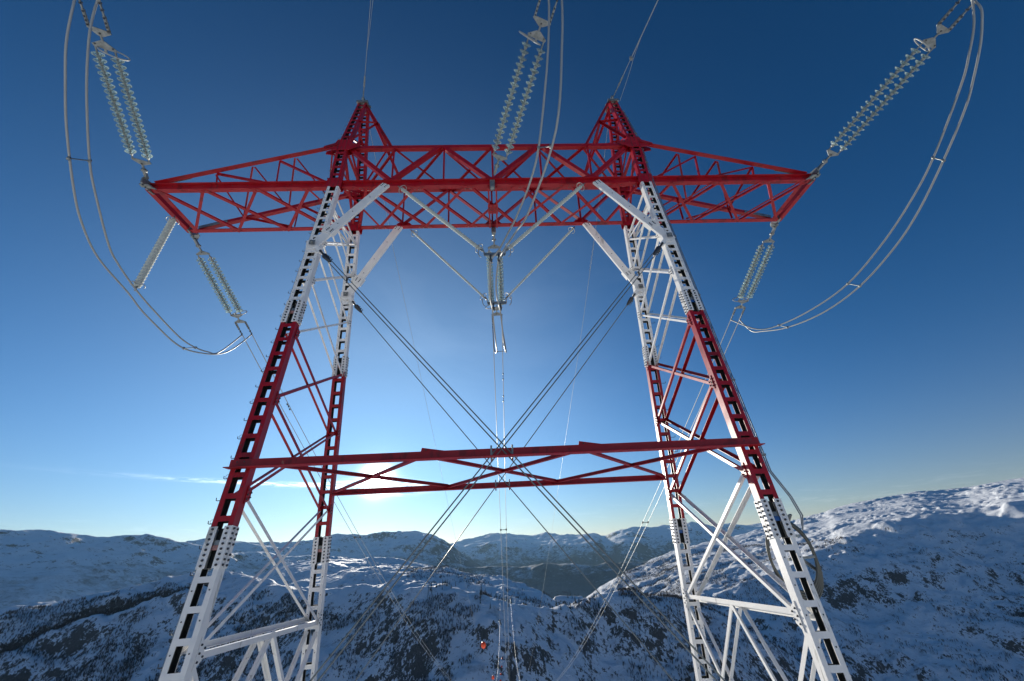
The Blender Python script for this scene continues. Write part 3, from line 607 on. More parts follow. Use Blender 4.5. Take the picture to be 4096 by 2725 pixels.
# ---- peaks
for s in(-1,1):
    for k,yt in((-1,YFT),(1,YRT)):
        ap=V((s*(XA-.14),YT+k*.14,ZA)); e=V((s*3.33,yt,ZT)); nd=ap.lerp(e,.50)
        mem(ap,e,.10,(0,k,0),'peak_strut'); 
        l1=leg(s,k,14.35)-V((s*LW/2,0,0)); l2=leg(s,k,12.75)-V((s*LW/2,0,0))
        mem(nd,l1,.07,(0,k,0),'peak_bar'); mem(nd,l2,.08,(0,k,0),'peak_bar')
    nf=V((s*(XA-.14),YT-.14,ZA)).lerp(V((s*3.33,YFT,ZT)),.5); nr_=V((s*(XA-.14),YT+.14,ZA)).lerp(V((s*3.33,YRT,ZT)),.5)
    mem(nf,nr_,.055,(0,0,1),'peak_bar'); mem(nf,(s*3.4,YRT,ZT+.05),.05,(0,0,1),'peak_bar'); mem(nr_,(s*3.4,YFT,ZT+.05),.05,(0,0,1),'peak_bar')
    mem(leg(s,-1,14.3),leg(s,1,14.3),.06,(0,0,1),'peak_bar'); mem(leg(s,-1,13.1),leg(s,1,14.3),.06,(s,0,0),'peak_bar'); mem(leg(s,-1,13.1),leg(s,1,12.4),.06,(s,0,0),'peak_bar')
    mem((s*4.95,YFT+.1,ZT),(s*4.95,YRT-.1,ZT),.09,(0,0,1),'peak_bar'); mem((s*4.92,YFT,ZT),(s*4.92,YR,ZB),.08,(s,0,0),'peak_bar'); mem((s*4.88,YRT,ZT),(s*4.88,YF,ZB),.08,(s,0,0),'peak_bar')
    mb=MB(); mb.hexa((s*XA,YT,ZA+.04),(.22,0,0),(0,.26,0),(0,0,.06)); 
    for k in(-1,1): mb.lathe([(0,-.04),(.11,-.04),(.12,0),(.11,.04),(0,.04)],(s*XA-s*.02,YT+k*.2,ZA+.18),(1,0,0),12)
    mb.beam((s*XA,YT-.05,ZA+.12),(s*XA-s*.28,YT-.03,ZA+.02),.06,.08,(0,0,1)); mb.build('peak_cap',GALV,T)
# ---- knee struts
for s in(-1,1):
    for k,b in((-1,(3.32,8.40,ZB-.06)),(1,(3.32,10.18,ZB-.06))):
        zn=7.5 if k<0 else 7.6
        a=leg(s,k,zn)+V((-s*.02,k*-LD/2 if k<0 else -LD/2,0)); a.y=leg(s,k,zn).y-LD/2-.05; b=V((s*b[0],b[1]-.10,b[2]))
        mb=MB(); mb.chan(a,b,.25,.07,(0,1,0),.012)
        d=(b-a).normalized(); e=V((0,-1,0)); pz=d.cross(e).normalized()
        for tt in(.97,.99,.95):
            for u in(-.06,.06): mb.bolt(a.lerp(b,tt)+pz*u+e*.002,e,.017,.016)
        for tt in(.3,.5,.75): mb.bolt(a.lerp(b,tt)+e*.002,e,.014,.014)
        mb.build('knee_strut',[WHITE,BOLT],T)
        mb=MB(); c0=a.lerp(b,.20)
        mb.hexa(c0+e*.012,d*.13,pz*.145,e*.008); mb.hexa(c0+pz*.15-e*.03,d*.15,pz*.008,e*.07); mb.hexa(c0-pz*.15-e*.03,d*.15,pz*.008,e*.07)
        for i in(-1,0,1):
            for u in(-.06,.06): mb.bolt(c0+d*.05*i+pz*u+e*.02,e,.017,.018)
        mb.build('sleeve_plate',[WHITE,BOLT],T)
        mb=MB(); c=leg(s,k,zn)+V((0,-LD/2-.03,0)); mb.plate([c+V((-.19,0,.12)),c+V((.05,0,.2)),c+V((.18,0,-.05)),c+V((.02,0,-.2)),c+V((-.17,0,-.12))],(0,1,0),.04)
        mb.hexa(c+V((0,-.085,0)),V((.075,0,.0)),V((0,.006,0)),V((0,0,.075)),1); mb.bolt(c+V((0,-.09,0)),(0,-1,0),.04,.05,1)
        mb.build('node_plate',[WHITE,GALV],T)
# ---- stays
def twist(p,q,r,n=90,off=None): 
    return [V(p).lerp(V(q),i/n) for i in range(n+1)]
for s in(-1,1):
    for k in(-1,1):
        zn=7.5 if k<0 else 7.6
        c=leg(s,k,zn)+V((-s*.06,-LD/2-.06,-.06)); 
        cl=V((s*4.21,7.70,6.60)) if k<0 else V((s*4.47,10.55,7.0))
        ft=V((-s*4.95,6.70,-4.1)) if k<0 else V((-s*4.93,11.75,-4.1))
        cl=c+(ft-c).normalized()*(.62 if k<0 else .55)
        if k<0: ft.y=6.62
        ft.y+=s*.03; 
        d=(ft-c).normalized(); st=MB(); rr_=.012
        pv=V((0,-1,0)).cross(d).normalized()
        mb=MB(); mb.beam(c,c+(cl-c)*.55,.12,.03,pv); mb.lathe([(0,-.03),(.06,-.03),(.06,.03),(0,.03)],c+(cl-c)*.58,(0,1,0),14)
        mb.bolt(c+(cl-c)*.58+V((0,-.03,0)),(0,-1,0),.035,.04); lug=mb.build('stay_lug',[WHITE,BOLT],T)
        mb=MB(); mb.beam(c+(cl-c)*.62,cl,.05,.10,pv); mb.lathe([(.03,0),(.075,.05),(.06,.2),(.035,.34),(.02,.36)],cl-d*.12,d,10)
        for i in range(3): mb.bolt(cl+d*(.02+.08*i)+pv*.06,pv,.02,.03,0)
        sk=mb.build('stay_socket',BOLT,T)
        mb=MB()
        for o_ in((-.04,.04) if k<0 else (0,)):
            P=[cl+d*.15+pv*o_+(ft-cl-d*.15)*(i/40) for i in range(41)]
            mb.tube(P,rr_ if k<0 else .013,6)
        o=mb.build('stay_cable',STAY,T); tag(o,('twin' if k<0 else 'single')+' diagonal stay crossing from the '+('left' if s<0 else 'right')+' knee')
# ---- portal braces
ZBR=1.64
yF=leg(1,-1,ZBR).y-LD/2-.02; yR=leg(1,1,ZBR).y-LD/2+.0
mb=MB(); mb.ang((-4.90,yF,ZBR-.085),(4.90,yF,ZBR-.085),.17,(0,0,1),t=.014,sx=1,sy=1)
mb.add([],[]); 
for s in(-1,1):
    for dx in(-.08,.05): mb.bolt((s*4.7+dx,yF-.002,ZBR+.04),(0,-1,0),.016,.014)
mb.build('portal_brace',[RED,BOLT],T)
mb=MB(); mb.ang((-4.52,yR,ZBR-.08),(4.52,yR,ZBR-.08),.155,(0,0,1),t=.014,sx=1,sy=1); mb.build('portal_brace',[RED,BOLT],T)
zz=ZBR-.02
for a,b in((-4.45,-1.45),(-1.5,-4.45),(-1.45,1.47),(1.45,-1.45),(1.5,4.45),(4.45,1.47)):
    dz=.012 if b>a else -.012
    mb=MB(); mb.ang((a,yF+.10,zz+dz),(b,yR-.06,zz+dz),.085,(0,0,1),sx=1,sy=1 if b>a else -1); mb.build('portal_lattice_bar',RED,T)
for x in(-1.5,1.45):
    mb=MB(); mb.plate([(x-.02,yF+.02,ZBR+.0),(x+.02,yF+.02,ZBR+.16),(x+.45,yF+.02,ZBR+.09),(x+.5,yF+.02,ZBR+.0)],(0,1,0),.012); mb.bolt((x+.1,yF+.01,ZBR+.115),(0,-1,0),.016,.014); mb.build('brace_gusset',[RED,BOLT],T)
for x,y in((-.19,yF),(.20,yF),(-.17,yR),(.2,yR)):
    mb=MB(); mb.hexa((x,y-.03,ZBR+.01),(.017,0,0),(0,.012,0),(0,0,.125)); mb.hexa((x,y+.18,ZBR+.01),(.017,0,0),(0,.012,0),(0,0,.125)); mb.build('stay_clamp',GALV,T)
# ---- conduit tubes up the right front leg and the thin safety wire on the left
mb=MB()
for o_ in(0,.035):
    P=[leg(1,-1,z)+V((LW/2+.05+o_,-.04,0)) for z in (15.2,14,13,12.3,11,9,7.5,6,4.5,3,1.8,1.1)]+[V((5.12+o_,7.3,.65)),V((5.30+o_,7.45,.35)),V((5.42,7.7,.12))]
    mb.tube(P,.013,6)
mb.build('cable_conduit',PIPE,T)
for z in(14.4,13,11.2,9.5,7.6,5.4,3.0,1.4):
    mb=MB(); mb.hexa(leg(1,-1,z)+V((LW/2+.04,-.05,0)),(.06,0,0),(0,.02,0),(0,0,.02)); mb.build('conduit_clip',GALV,T)
mb=MB(); mb.tube([leg(-1,-1,z)+V((-LW/2-.015,-LD/2+.02,0)) for z in np.linspace(-3.5,13,24)],.005,5); mb.build('safety_wire',STAY,T)
for z in np.arange(-3,12.5,.74):
    mb=MB(); c=leg(-1,-1,float(z))+V((-LW/2-.03,-LD/2+.02,0)); mb.tube([c+V((math.cos(a)*.03,0,math.sin(a)*.03)) for a in np.linspace(0,2*PI,9)],.004,5); mb.build('wire_eye',STAY,T)
# ================================================================== coil
CC=empty('cable_coil',(5.35,7.95,-.3),'coil of spare grey cable hung on a bracket beside the right front leg','cable coil')
mb=MB(); cx,cy_,cz=5.20,7.92,-.27
for i in range(5):
    R0=.50+.02*i; yy=cy_+.02*i; th=np.linspace(0,2*PI,49)
    mb.tube([(cx+R0*.83*math.cos(a)+.03*i*math.sin(a*.5),yy,cz+R0*1.12*math.sin(a)-.02*i) for a in th],.024,6)
th=np.linspace(-1.9,1.4,30); mb.tube([(cx+.0+.52*math.cos(a),cy_+.12,cz-.10+.66*math.sin(a)) for a in th],.018,6)
mb.build('coil',COILM,CC)
mb=MB(); mb.beam((5.0,7.85,cz+.3),(5.45,7.9,cz+.3),.05,.05,(0,0,1)); mb.beam((5.26,7.96,cz+.62),(5.20,8.0,cz+.05),.035,.05,(0,1,0)); mb.beam((5.2,7.99,cz+.1),(5.72,8.05,cz-.32),.035,.05,(0,1,0)); mb.beam((5.0,7.75,cz-.06),(5.52,7.8,cz-.04),.04,.04,(0,0,1)); mb.beam((5.4,7.86,cz+.66),(5.4,8.06,cz+.5),.03,.06,(0,0,1)); mb.build('bracket',GALV,CC)
# ================================================================== insulators
def disc_mesh():
    mb=MB()
    mb.lathe([(0,-.075),(.028,-.075),(.040,-.06),(.048,-.02),(.050,.0),(.0,.0)],(0,0,0),(0,0,1),14,0)
    prof=[(.046,-.012),(.060,-.016),(.085,-.008),(.110,.012),(.127,.032),(.128,.042),(.120,.044),(.112,.030),(.104,.030),(.100,.052),(.094,.052),(.088,.026),(.078,.024),(.074,.048),(.068,.048),(.060,.020),(.046,.016)]
    mb.lathe(prof,(0,0,0),(0,0,1),26,1,closed=True)
    mb.lathe([(0,.016),(.046,.016),(.02,.028),(.014,.085),(0,.085)],(0,0,0),(0,0,1),10,0)
    o=mb.build('glass_disc',[CAP,GLASS]); return o
DISC=disc_mesh(); DISC_ME=DISC.data; bpy.data.objects.remove(DISC)
def rot_to(a): return V((0,0,1)).rotation_difference(V(a).normalized()).to_matrix().to_4x4()
def add_disc(parent,p,a):
    o=bpy.data.objects.new('glass_disc',DISC_ME); COL.objects.link(o); o.parent=parent
    mm=rot_to(a); mm.translation=V(p)-V(parent.location); o.matrix_local=mm; return o
def tri(mb,c,a,e,n,w1,w2,h,t=.02): # yoke: apex side width w1 at -h/2, w2 at +h/2 along a
    c,a,e=V(c),V(a),V(e); mb.plate([c-a*h/2-e*w1,c-a*h/2+e*w1,c+a*h/2*.4+e*w2,c+a*h/2+e*w2*.9,c+a*h/2-e*w2*.9,c+a*h/2*.4-e*w2],n,t)
def string(att,yoke2,label,side,tower_gap=.52,ring_up=1,group='double glass insulator strings'):
    att=V(att); y2=V(yoke2); a=(y2-att).normalized(); E_=empty('insulator_string',tuple(att),label,'insulator',group)
    e=V((1,0,0))-a*a.x; e.normalize(); n=a.cross(e).normalized(); sp=.20
    L_=(y2-att).length; s0=tower_gap
    mb=MB(); mb.beam(att-a*.02,att+a*.30,.07,.09,e); mb.beam(att+a*.20,att+a*(s0-.06),.04,.05,n); mb.lathe([(0,-.07),(.04,-.07),(.04,.07),(0,.07)],att+a*.25,e,10); mb.build('shackle',GALV,E_)
    mb=MB(); tri(mb,att+a*s0,a,e,n,.05,.25,.15); mb.bolt(att+a*(s0-.03)+n*.01,n,.02,.02); mb.bolt(att+a*(s0-.03)-n*.01,-n,.02,.02); mb.build('yoke_plate',[GALV,BOLT],E_)
    st=s0+.16; en=L_-.20; nd=18; pitch=(en-st)/nd
    for sd in(-1,1):
        mb=MB(); mb.tube([att+a*(s0+.03)+e*sd*sp,att+a*(st)+e*sd*sp],.02,6); mb.tube([att+a*(en-.06)+e*sd*sp,y2+e*sd*sp],.02,6); mb.build('link',GALV,E_)
        for i in range(nd): add_disc(E_,att+a*(st+pitch*(i+.5))+e*sd*sp,a)
    mb=MB(); tri(mb,y2+a*.02,-a,e,n,.05,.25,.17); 
    for q in(-1,1): mb.bolt(y2+e*q*.18+n*.01,n,.018,.02); mb.bolt(y2+e*q*.18-n*.01,-n,.018,.02)
    mb.beam(y2-a*.05,y2-a*.14,.05,.02,e); mb.build('yoke_plate',[GALV,BOLT],E_)
    y3=y2+a*.28; mb=MB(); mb.beam(y2+a*.06,y3-a*.04,.04,.03,e); tri(mb,y3,a,e,n,.05,.24,.16); mb.bolt(y3-a*.02+n*.01,n,.02,.02); mb.bolt(y3-a*.02-n*.01,-n,.02,.02); mb.build('yoke_plate',[GALV,BOLT],E_)
    # racket-shaped arcing ring
    mb=MB(); c=y2-a*.10; P=[]
    for th in np.linspace(0,2*PI,33): P.append(c+e*(side*.16+.30*math.cos(th))+n*ring_up*(.0+.16*math.sin(th))+a*(-.04*math.cos(th)))
    mb.tube(P,.016,8,cap=False); mb.build('arcing_ring',ALU,E_)
    ends=[]
    for sd in(-1,1):
        p0=y3+a*.05+e*sd*.2; p1=p0+a*.62
        mb=MB()
        for dz in(-.022,.022): mb.beam(p0+n*dz,p0+a*.34+n*dz,.045,.008,e)
        mb.beam(p0+a*.30,p1,.03,.035,e)
        for q in(.04,.12,.2,.3,.45,.58): mb.bolt(p0+a*q+n*.02,n,.022,.025,1); mb.bolt(p0+a*q-n*.02,-n,.022,.025,1)
        mb.build('turnbuckle',[GALV,BOLT],E_); ends.append(p1)
    return ends,a,e,n
vR=V((.03,3.20,-1.44))
ends={}
nm={-1:'left',0:'middle',1:'right'}
for s in(-1,0,1):
    att=V((s*10.56,YR+.25,ZB-.12)); y2=V((s*10.5,YR,ZB))+vR
    ends[('r',s)]=string(att,y2,{-1:'double glass disc string slanting down from the left arm tip near the thick grey rod',0:'double glass disc string hanging below the middle of the crossbeam between the V rods',1:'double glass disc string slanting down from the right arm tip'}[s],1 if s<0 else -1,ring_up=1)
fy={-1:(-9.335,4.977,11.275),0:(1.244,4.812,11.389),1:(11.724,4.935,11.335)}
for s in(-1,0,1):
    att=V((s*10.55+.08,YF-.25,ZB+.12)); 
    ends[('f',s)]=string(att,fy[s],{-1:'double glass disc string rising to the top left corner above the left arm tip',0:'double glass disc string rising to the top edge above the middle of the crossbeam',1:'double glass disc string rising to the top right corner from the right arm tip'}[s],1 if s<0 else -1,.50,ring_up=-1)
def rod(name,a,b,r,pitch,label,ringa=True,ringb=True,rr=.12,cat='insulator',group=None,core=.02):
    a,b=V(a),V(b); E_=empty(name,tuple(a),label,cat,group); d=(b-a).normalized(); L_=(b-a).length
    mb=MB(); prof=[(0,.16),(core,.16)]; z=.2; i=0
    while z<L_-.2:
        R_=r if i%2==0 else r*.86
        prof+=[(core,z),(R_*.96,z+pitch*.16),(R_,z+pitch*.28),(R_*.96,z+pitch*.36),(core*1.1,z+pitch*.55)]; z+=pitch; i+=1
    prof+=[(core,L_-.16),(0,L_-.16)]
    mb.lathe(prof,a,d,16); mb.build('shed_rod',RUBBER,E_)
    mb=MB(); mb.lathe([(0,0),(.018,0),(.018,.06),(.03,.08),(.03,.18),(0,.18)],a,d,10); mb.lathe([(0,L_-.18),(.03,L_-.18),(.03,L_-.08),(.018,L_-.06),(.018,L_),(0,L_)],a,d,10); mb.build('end_fitting',GALV,E_)
    for c,f in((a+d*.22,ringa),(b-d*.22,ringb)):
        if not f: continue
        ref=V((0,1,0)); e1=(ref-d*ref.dot(d)).normalized(); e2=d.cross(e1)
        mb=MB(); mb.tube([c+(e1*math.cos(t_)+e2*math.sin(t_))*rr for t_ in np.linspace(.3,2*PI-.3,24)],.011,6)
        mb.beam(c+e1*-rr,c,.015,.015,d); mb.build('grading_ring',ALU,E_)
    return E_
rod('rod_insulator',(-10.5,9.42,10.28),(-10.42,9.30,7.15),.105,.058,'thick ribbed grey rod insulator hanging from the left arm end to the jumper wires',rr=.17,core=.065)
VB=V((0,8.37,7.34)); VB2=V((.03,10.21,6.94)); gp='V-shaped ribbed rod insulators below the crossbeam'
for s in(-1,1):
    sd='left' if s<0 else 'right'
    rod('rod_insulator',(s*2.95,8.35,10.25),(s*.28,8.37,7.47),.062,.052,'thick ribbed '+sd+' rod of the front upper V under the crossbeam',group=gp,rr=.14,core=.03)
    rod('rod_insulator',(s*2.95,10.22,10.25),(s*.26,10.21,7.10),.045,.056,'thin ribbed '+sd+' rod of the rear lower V under the crossbeam',group=gp,rr=.13,core=.018)
for P_,nm_,lb in((VB,'jumper_yoke','small grey yoke joining the front V rods'),(VB2,'jumper_yoke','small grey yoke joining the rear V rods just above the lowest glass discs')):
    E_=empty(nm_,tuple(P_),lb,'yoke','yokes at the feet of the V rods'); mb=MB(); mb.beam(P_+V((-.30,0,.06)),P_+V((.30,0,.06)),.03,.10,(0,1,0)); mb.build('yoke_bar',GALV,E_)
    for s in(-1,1):
        mb=MB(); mb.beam(P_+V((s*.11,0,.04)),P_+V((s*.11,0,-.16)),.04,.05,(1,0,0)); mb.lathe([(0,-.08),(.035,-.08),(.04,0),(.035,.08),(0,.08)],P_+V((s*.11,0,-.17)),(0,1,.1),8); mb.build('wire_clamp',BOLT,E_)
        mb=MB(); c=P_+V((s*.36,-.02,.12)); mb.tube([c+V((s*.06*math.cos(t_)*1.3,0,.17*math.sin(t_)))+V((s*.02,0,0)) for t_ in np.linspace(-1.6,3.6,16)],.013,6); mb.build('arcing_horn',ALU,E_)
# ================================================================== jumpers
def spline(P,n=6):
    P=[V(p) for p in P]; out_=[]
    for i in range(len(P)-1):
        p0=P[max(i-1,0)];p1=P[i];p2=P[i+1];p3=P[min(i+2,len(P)-1)]
        for j in range(n):
            t_=j/n; out_.append(.5*((2*p1)+(p2-p0)*t_+(2*p0-5*p1+4*p2-p3)*t_*t_+(3*p1-p0-3*p2+p3)*t_**3))
    out_.append(P[-1]); return out_
def jumper(lbl,P1,P2,sp,mt=ALU,r=.024):
    E_=empty('jumper_cable',tuple(V(P1[len(P1)//2])),lbl,'cable','jumper loops joining the strings')
    for P in(P1,P2):
        mb=MB(); mb.tube(spline(P),r,8); mb.build('wire',mt,E_)
    for a,b in sp:
        mb=MB(); a,b=V(a),V(b); d=(b-a).normalized(); mb.tube([a-d*.03,b+d*.03],.014,6); 
        for q in(a,b): mb.lathe([(0,-.04),(.032,-.04),(.036,0),(.032,.04),(0,.04)],q,(0,0,1),8)
        mb.build('spacer',GALV,E_)
er=ends[('r',-1)][0]; ef=ends[('f',-1)][0]
LJ1=[tuple(ef[0]),(-8.93,3.96,10.96),(-9.04,4.34,10.1),(-9.16,4.79,9.42),(-9.33,5.38,8.67),(-9.58,6.26,7.79),(-9.75,6.88,7.33),(-10.0,7.75,7.02),(-10.38,9.13,6.96),(-10.41,9.74,6.76),(-10.42,10.52,6.59),(-10.42,11.07,6.49),(-10.43,11.61,6.49),(-10.43,12.23,6.65),(-10.44,13.09,7.02),(-10.40,13.71,7.57),tuple(er[1])]
LJ2=[tuple(ef[1]),(-9.0,4.22,11.68),(-9.06,4.41,11.15),(-9.14,4.7,10.58),(-9.3,5.28,9.72),(-9.56,6.19,8.65),(-9.73,6.82,8.13),(-10.0,7.8,7.5),(-10.16,8.35,7.34),(-10.37,9.1,7.24),(-10.4,9.6,7.1),(-10.41,10.22,6.95),(-10.42,10.91,6.8),(-10.43,11.49,6.72),(-10.43,12.06,6.75),(-10.44,12.62,6.88),(-10.48,13.2,7.16),tuple(er[0])]
jumper('long twin jumper wires looping far down beside the left arm under the thick grey rod',LJ1,LJ2,[((-9.45,5.8,8.2),LJ2[5]),(LJ1[12],LJ2[14])])
er=ends[('r',1)][0]; ef=ends[('f',1)][0]
RJ1=[tuple(ef[1]),(12.14,4.14,11.17),(12.12,4.29,10.85),(12.08,4.56,10.39),(12.01,5.01,9.78),(11.95,5.47,9.25),(11.82,6.35,8.47),(11.68,7.34,7.71),(11.55,8.24,7.21),(11.37,9.52,6.79),(11.17,10.89,6.7),(10.97,12.32,6.97),(10.82,13.37,7.42),(10.76,13.9,7.75),tuple(er[1])]
RJ2=[tuple(ef[0]),(12.13,4.1,11.6),(12.12,4.23,11.29),(12.1,4.43,10.91),(12.05,4.77,10.43),(11.98,5.22,9.88),(11.81,6.46,8.73),(11.68,7.35,8.1),(11.52,8.44,7.53),(11.33,9.78,7.08),(11.13,11.18,7.03),(10.93,12.61,7.24),(10.7,13.5,7.6),tuple(er[0])]
jumper('long twin jumper wires hanging in a wide curve right of the pylon',RJ1,RJ2,[((11.82,6.35,8.47),(11.81,6.46,8.73)),((11.37,9.52,6.79),(11.33,9.78,7.08)),((10.97,12.32,6.97),(10.93,12.61,7.24))])
er=ends[('r',0)][0]; ef=ends[('f',0)][0]
MJ1=[tuple(ef[0]),(1.49,4.16,11.61),(1.38,4.46,10.23),(1.25,4.84,9.15),(1.04,5.42,7.84),(.85,5.96,7.38),(.56,6.8,7.2),(.36,7.35,7.2),(.11,8.05,7.25),(-.11,8.37,7.16),(-.16,8.9,6.85),(-.17,9.5,6.72),(-.12,10.21,6.75),(-.10,10.6,6.55),(-.05,11.6,6.35),(-.02,12.6,6.5),(-.12,13.6,7.1),tuple(er[0])]
MJ2=[tuple(ef[1]),(1.63,3.76,10.5),(1.53,4.03,9.24),(1.29,4.71,7.35),(.79,6.12,6.65),(.51,6.94,6.8),(.26,7.7,6.98),(.11,8.37,7.16),(.02,8.9,6.85),(.03,9.5,6.72),(.12,10.21,6.75),(.16,10.6,6.55),(.22,11.6,6.35),(.3,12.6,6.5),(.34,13.6,7.1),tuple(er[1])]
jumper('twin jumper wires dropping in front of the middle of the crossbeam to the V rods',MJ1,MJ2,[((1.04,5.42,7.84),(1.2,4.95,7.2)),((-.02,12.6,6.5),(.3,12.6,6.5))])
# ================================================================== conductors down the valley and up the far slope
def zc(t_): return -.43*t_+1.076964e-03*t_**2+-3.031617e-06*t_**3+4.434753e-09*t_**4
FAR=490
for s in(-1,0,1):
    e=ends[('r',s)][0]; E_=empty('power_line',tuple(e[0]),{-1:'left twin power line wires running down the valley behind the left legs',0:'middle twin power line wires dropping straight down below the V rods',1:'right twin power line wires running down the valley beside the right rear leg'}[s],'power line','twin power line wires down the valley')
    for i,p in enumerate(e):
        pts=[];rad=[]
        ts=np.concatenate([np.linspace(0,20,10),np.linspace(25,FAR-p.y+0,60)])
        for t_ in ts:
            f=min(1,t_/486); x=p.x*(1-f)+((s*10.5+.9)+(-.2 if i==0 else .2))*f; 
            pts.append((x,p.y+t_,p.z+zc(t_)*1.0)); rad.append(.017 if t_<60 else min(.036,.017+(t_-60)*.0001))
        mb=MB(); mb.tube(pts,rad,5); mb.build('wire',ALU,E_)
    for t_ in(17,62,120):
        f=t_/486; mb=MB(); a=V((e[0].x*(1-f)+(s*10.5+.7)*f,e[0].y+t_,e[0].z+zc(t_))); b=V((e[1].x*(1-f)+(s*10.5+1.1)*f,e[1].y+t_,e[1].z+zc(t_)))
        mb.tube([a,b],.02,6)
        for q in(a,b): mb.lathe([(0,-.09),(.05,-.09),(.05,.09),(0,.09)],q,(0,1,-.4),8)
        mb.build('spacer',BOLT,E_)
    # vibration dampers
    for t_ in (2.6,4.0):
        mb=MB(); p=e[1]; c=V((p.x,p.y+t_,p.z+zc(t_)-.08)); mb.tube([c+V((0,-.16,.06)),c+V((0,.16,-.08))],.006,5)
        for q in(-1,1): mb.lathe([(0,-.04),(.03,-.04),(.03,.04),(0,.04)],c+V((0,q*.16,-q*.07)),(0,1,-.4),8)
        mb.hexa(c+V((0,0,.03)),(.012,0,0),(0,.03,0),(0,0,.05)); mb.build('vibration_damper',BOLT,E_)
    # continuing towards the viewer
    e=ends[('f',s)][0]; a=ends[('f',s)][1]; E_=empty('power_line',tuple(e[0]),{-1:'left twin wires running overhead from the front left string',0:'middle twin wires running overhead from the front middle string',1:'right twin wires running overhead from the front right string'}[s],'power line','twin power line wires overhead')
    for p in e: mb=MB(); mb.tube([p+V((.33*u,-.91*u,.26*u+u*u*.0008)) for u in np.linspace(0,120,24)],.017,6); mb.build('wire',ALU,E_)
# earth wires
for s in(-1,1):
    ap=V((s*XA,YT+.2,ZA+.18)); E_=empty('earth_wire',tuple(ap),('left' if s<0 else 'right')+' thin earth wire from the '+('left' if s<0 else 'right')+' peak down into the valley','cable','thin earth wires')
    def ez(t_): return -3.836370e-01*t_+-1.858766e-04*t_**2+3.486056e-06*t_**3+-4.079327e-09*t_**4
    P=[];R_=[]
    for t_ in np.concatenate([np.linspace(0,30,12),np.linspace(36,482,60)]):
        f=t_/486; P.append(V((ap.x*(1-f)+(s*5.1+.9)*f+(.0 if s<0 else .1*min(1,t_/10)),ap.y+t_,ap.z+ez(t_)-.4*min(1,t_/5)))); R_.append(.009 if t_<40 else min(.04,.009+(t_-40)*.0001))
    mb=MB(); mb.tube(P,R_,5); mb.build('wire',ALU,E_)
    if s>0:
        mb=MB(); Q=[]
        for i in range(180):
            u=3.0+i*.022; j=ap+V((.06,u,ez(u)-.4)); Q.append(j+V((math.cos(i*.55)*.035,0,math.sin(i*.55)*.035)))
        mb.tube(Q,.007,5); mb.build('spiral_damper',GALV,E_)
    # front span
    ap=V((s*XA,YT-.2,ZA+.18)); E_=empty('earth_wire',tuple(ap),('thin earth wire pair rising straight to the top edge from the left peak' if s<0 else 'rope-like earth wire slanting up to the top edge from the right peak'),'cable','thin earth wires')
    d=V((.33,-.91,.27)).normalized(); mb=MB()
    mb.tube([ap,ap+d*.5],.02,6); mb.lathe([(.0,0),(.035,.05),(.03,.4),(.0,.45)],ap+d*.45,d,8); mb.build('clamp',GALV,E_)
    mb=MB()
    if s<0:
        mb.tube([ap+d*.8+V((0,0,.0)),ap+d*120],.009,6); mb.tube([ap+d*1.7,ap+d*2.3+V((.03,.03,.0)),ap+d*3.4+V((.06,.05,.03)),ap+d*5+V((.05,0,0)),ap+d*7],.007,6)
    else:
        mb.tube([ap+d*.8,ap+d*1.55],.012,6); mb.tube([ap+d*1.5,ap+d*120],.018,6)
    mb.build('wire',ALU,E_)
    if s>0:
        mb=MB(); q=ap+d*1.45; mb.hexa(q,(.05,0,0),(0,.05,0),(0,0,.07)); mb.build('swivel',GALV,E_)
        mb=MB(); mb.tube(spline([ap+d*2.2,ap+d*1.6+V((.06,.03,-.03)),ap+d*1.0+V((.14,.1,-.12)),V((5.28,YT-.35,ZA-.25))]),.008,6); mb.build('slack_wire',ALU,E_)
# grounding lead hanging inside the left peak
# marker balls on the left earth wire
for i,(p,r,lb) in enumerate((((-4.35,94.3,-15.32),.50,'orange marker ball hanging largest and highest over the dark slope'),((-3.93,141.9,-30.5),.44,'second orange marker ball near the bottom edge'),((-2.64,289.8,-53.9),.42,'tiny red marker ball beside the pale wires, topmost of the distant four'),((-2.7,282.8,-56.2),.42,'tiny red marker ball second of the distant four'),((-2.99,249.7,-52.5),.42,'tiny red marker ball third of the distant four'),((-3.08,239.9,-52.9),.42,'tiny red marker ball lowest of the distant four'))):
    E_=empty('marker_ball',p,lb,'marker ball','orange marker balls on the wire')
    mb=MB(); mb.lathe([(r*math.sin(a),-r*1.12*math.cos(a)) for a in np.linspace(0,PI,17)],p,(0,0,1),24); mb.build('shell',ORANGE,E_)
    mb=MB(); mb.lathe([(r*1.015,-.03),(r*1.03,0),(r*1.015,.03)],p,(0,1,-.3),24); mb.lathe([(0,-r*1.15),(.06,-r*1.15),(.06,r*1.15),(0,r*1.15)],p,(0,1,-.3),8); mb.build('clamp_band',BOLT,E_)
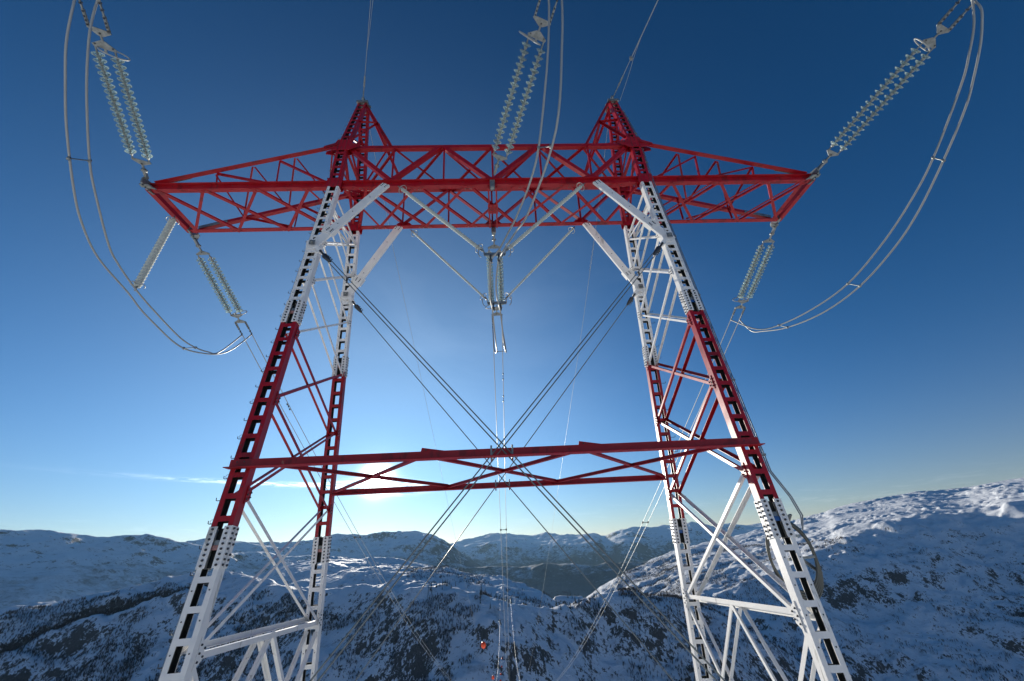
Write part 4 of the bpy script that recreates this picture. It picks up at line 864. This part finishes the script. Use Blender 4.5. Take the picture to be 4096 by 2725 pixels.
# far masts on the opposite rim where the lines land
for s,lb in((-1,'left of the three tiny far masts where the lines land on the rim'),(0,'middle of the three tiny far masts on the snowy rim'),(1,'right of the three tiny far masts where the lines land on the rim')):
    x=s*10.5+.9; y=505.; z=float(H(np.array([x]),np.array([y]))[0]); zt=-47+1.5
    E_=empty('landing_mast',(x,y,z),lb,'mast','landing masts on the far rim'); mb=MB(); mb.tube([(x,y,z-1),(x,y,zt+4.5)],[.22,.12],8); mb.build('post',WHITE,E_)
    mb=MB(); mb.beam((x,y-.1,zt-.4),(x,y-.1,zt+.4),.5,.5,(1,0,0)); mb.lathe([(0,-1.6),(.22,-1.5),(.30,-.8),(.2,0),(0,0)],(x,y,zt),(0,1,.1),10); mb.build('tension_insulator',SHINY,E_)
# old dark pylon standing on a ledge of the far slope
a=math.radians(-9.12); r=500.; 
for _ in range(60):
    x,y=r*math.sin(a),r*math.cos(a); z=float(H(np.array([x]),np.array([y]))[0])
    if math.degrees(math.atan2(z,r))>-8.5: break
    r+=2 if math.degrees(math.atan2(z,r))<-8.5 else 0
E_=empty('old_lattice_pylon',(x,y,z),'faint dark lattice pylon standing on a ledge of the far slope','pylon')
h=17.; 
for sx in(-1,1):
    for sy in(-1,1):
        mb=MB(); mb.tube([(x+sx*2.6,y+sy*2,z-1),(x+sx*1.1,y+sy*1,z+h)],.13,5); mb.build('leg',OLDST,E_)
for i,(z0,z1) in enumerate(((0,.4),(.4,.75),(.75,1.))):
    for sy in(-1,1):
        w0=2.6-1.5*z0; w1=2.6-1.5*z1; mb=MB(); mb.tube([(x-w0,y+sy*(2-z0),z+h*z0),(x+w1,y+sy*(2-z1),z+h*z1)],.07,4); mb.tube([(x+w0,y+sy*(2-z0),z+h*z0),(x-w1,y+sy*(2-z1),z+h*z1)],.07,4); mb.build('cross_bracing',OLDST,E_)
for zz in(.72,.99):
    mb=MB(); mb.tube([(x-3.6,y,z+h*zz),(x+3.6,y,z+h*zz)],.14,5); mb.build('crossarm',OLDST,E_)
hz_=MB(); hz_.hexa((0,2500,-160),(13500,0,0),(0,14500,0),(0,0,760)); hm=bpy.data.materials.new('thin_air'); hm.use_nodes=True; t=hm.node_tree; t.nodes.clear()
o_=N(t,'ShaderNodeOutputMaterial'); pv_=N(t,'ShaderNodeVolumePrincipled'); pv_.inputs['Color'].default_value=(.42,.72,1,1); pv_.inputs['Density'].default_value=HAZE; pv_.inputs['Anisotropy'].default_value=.3; L(t,pv_.outputs[0],o_.inputs['Volume'])
if HAZE>0:
    hb=hz_.build('haze',hm); tag(hb,'thin blue air between the mountains','haze',kind='stuff')
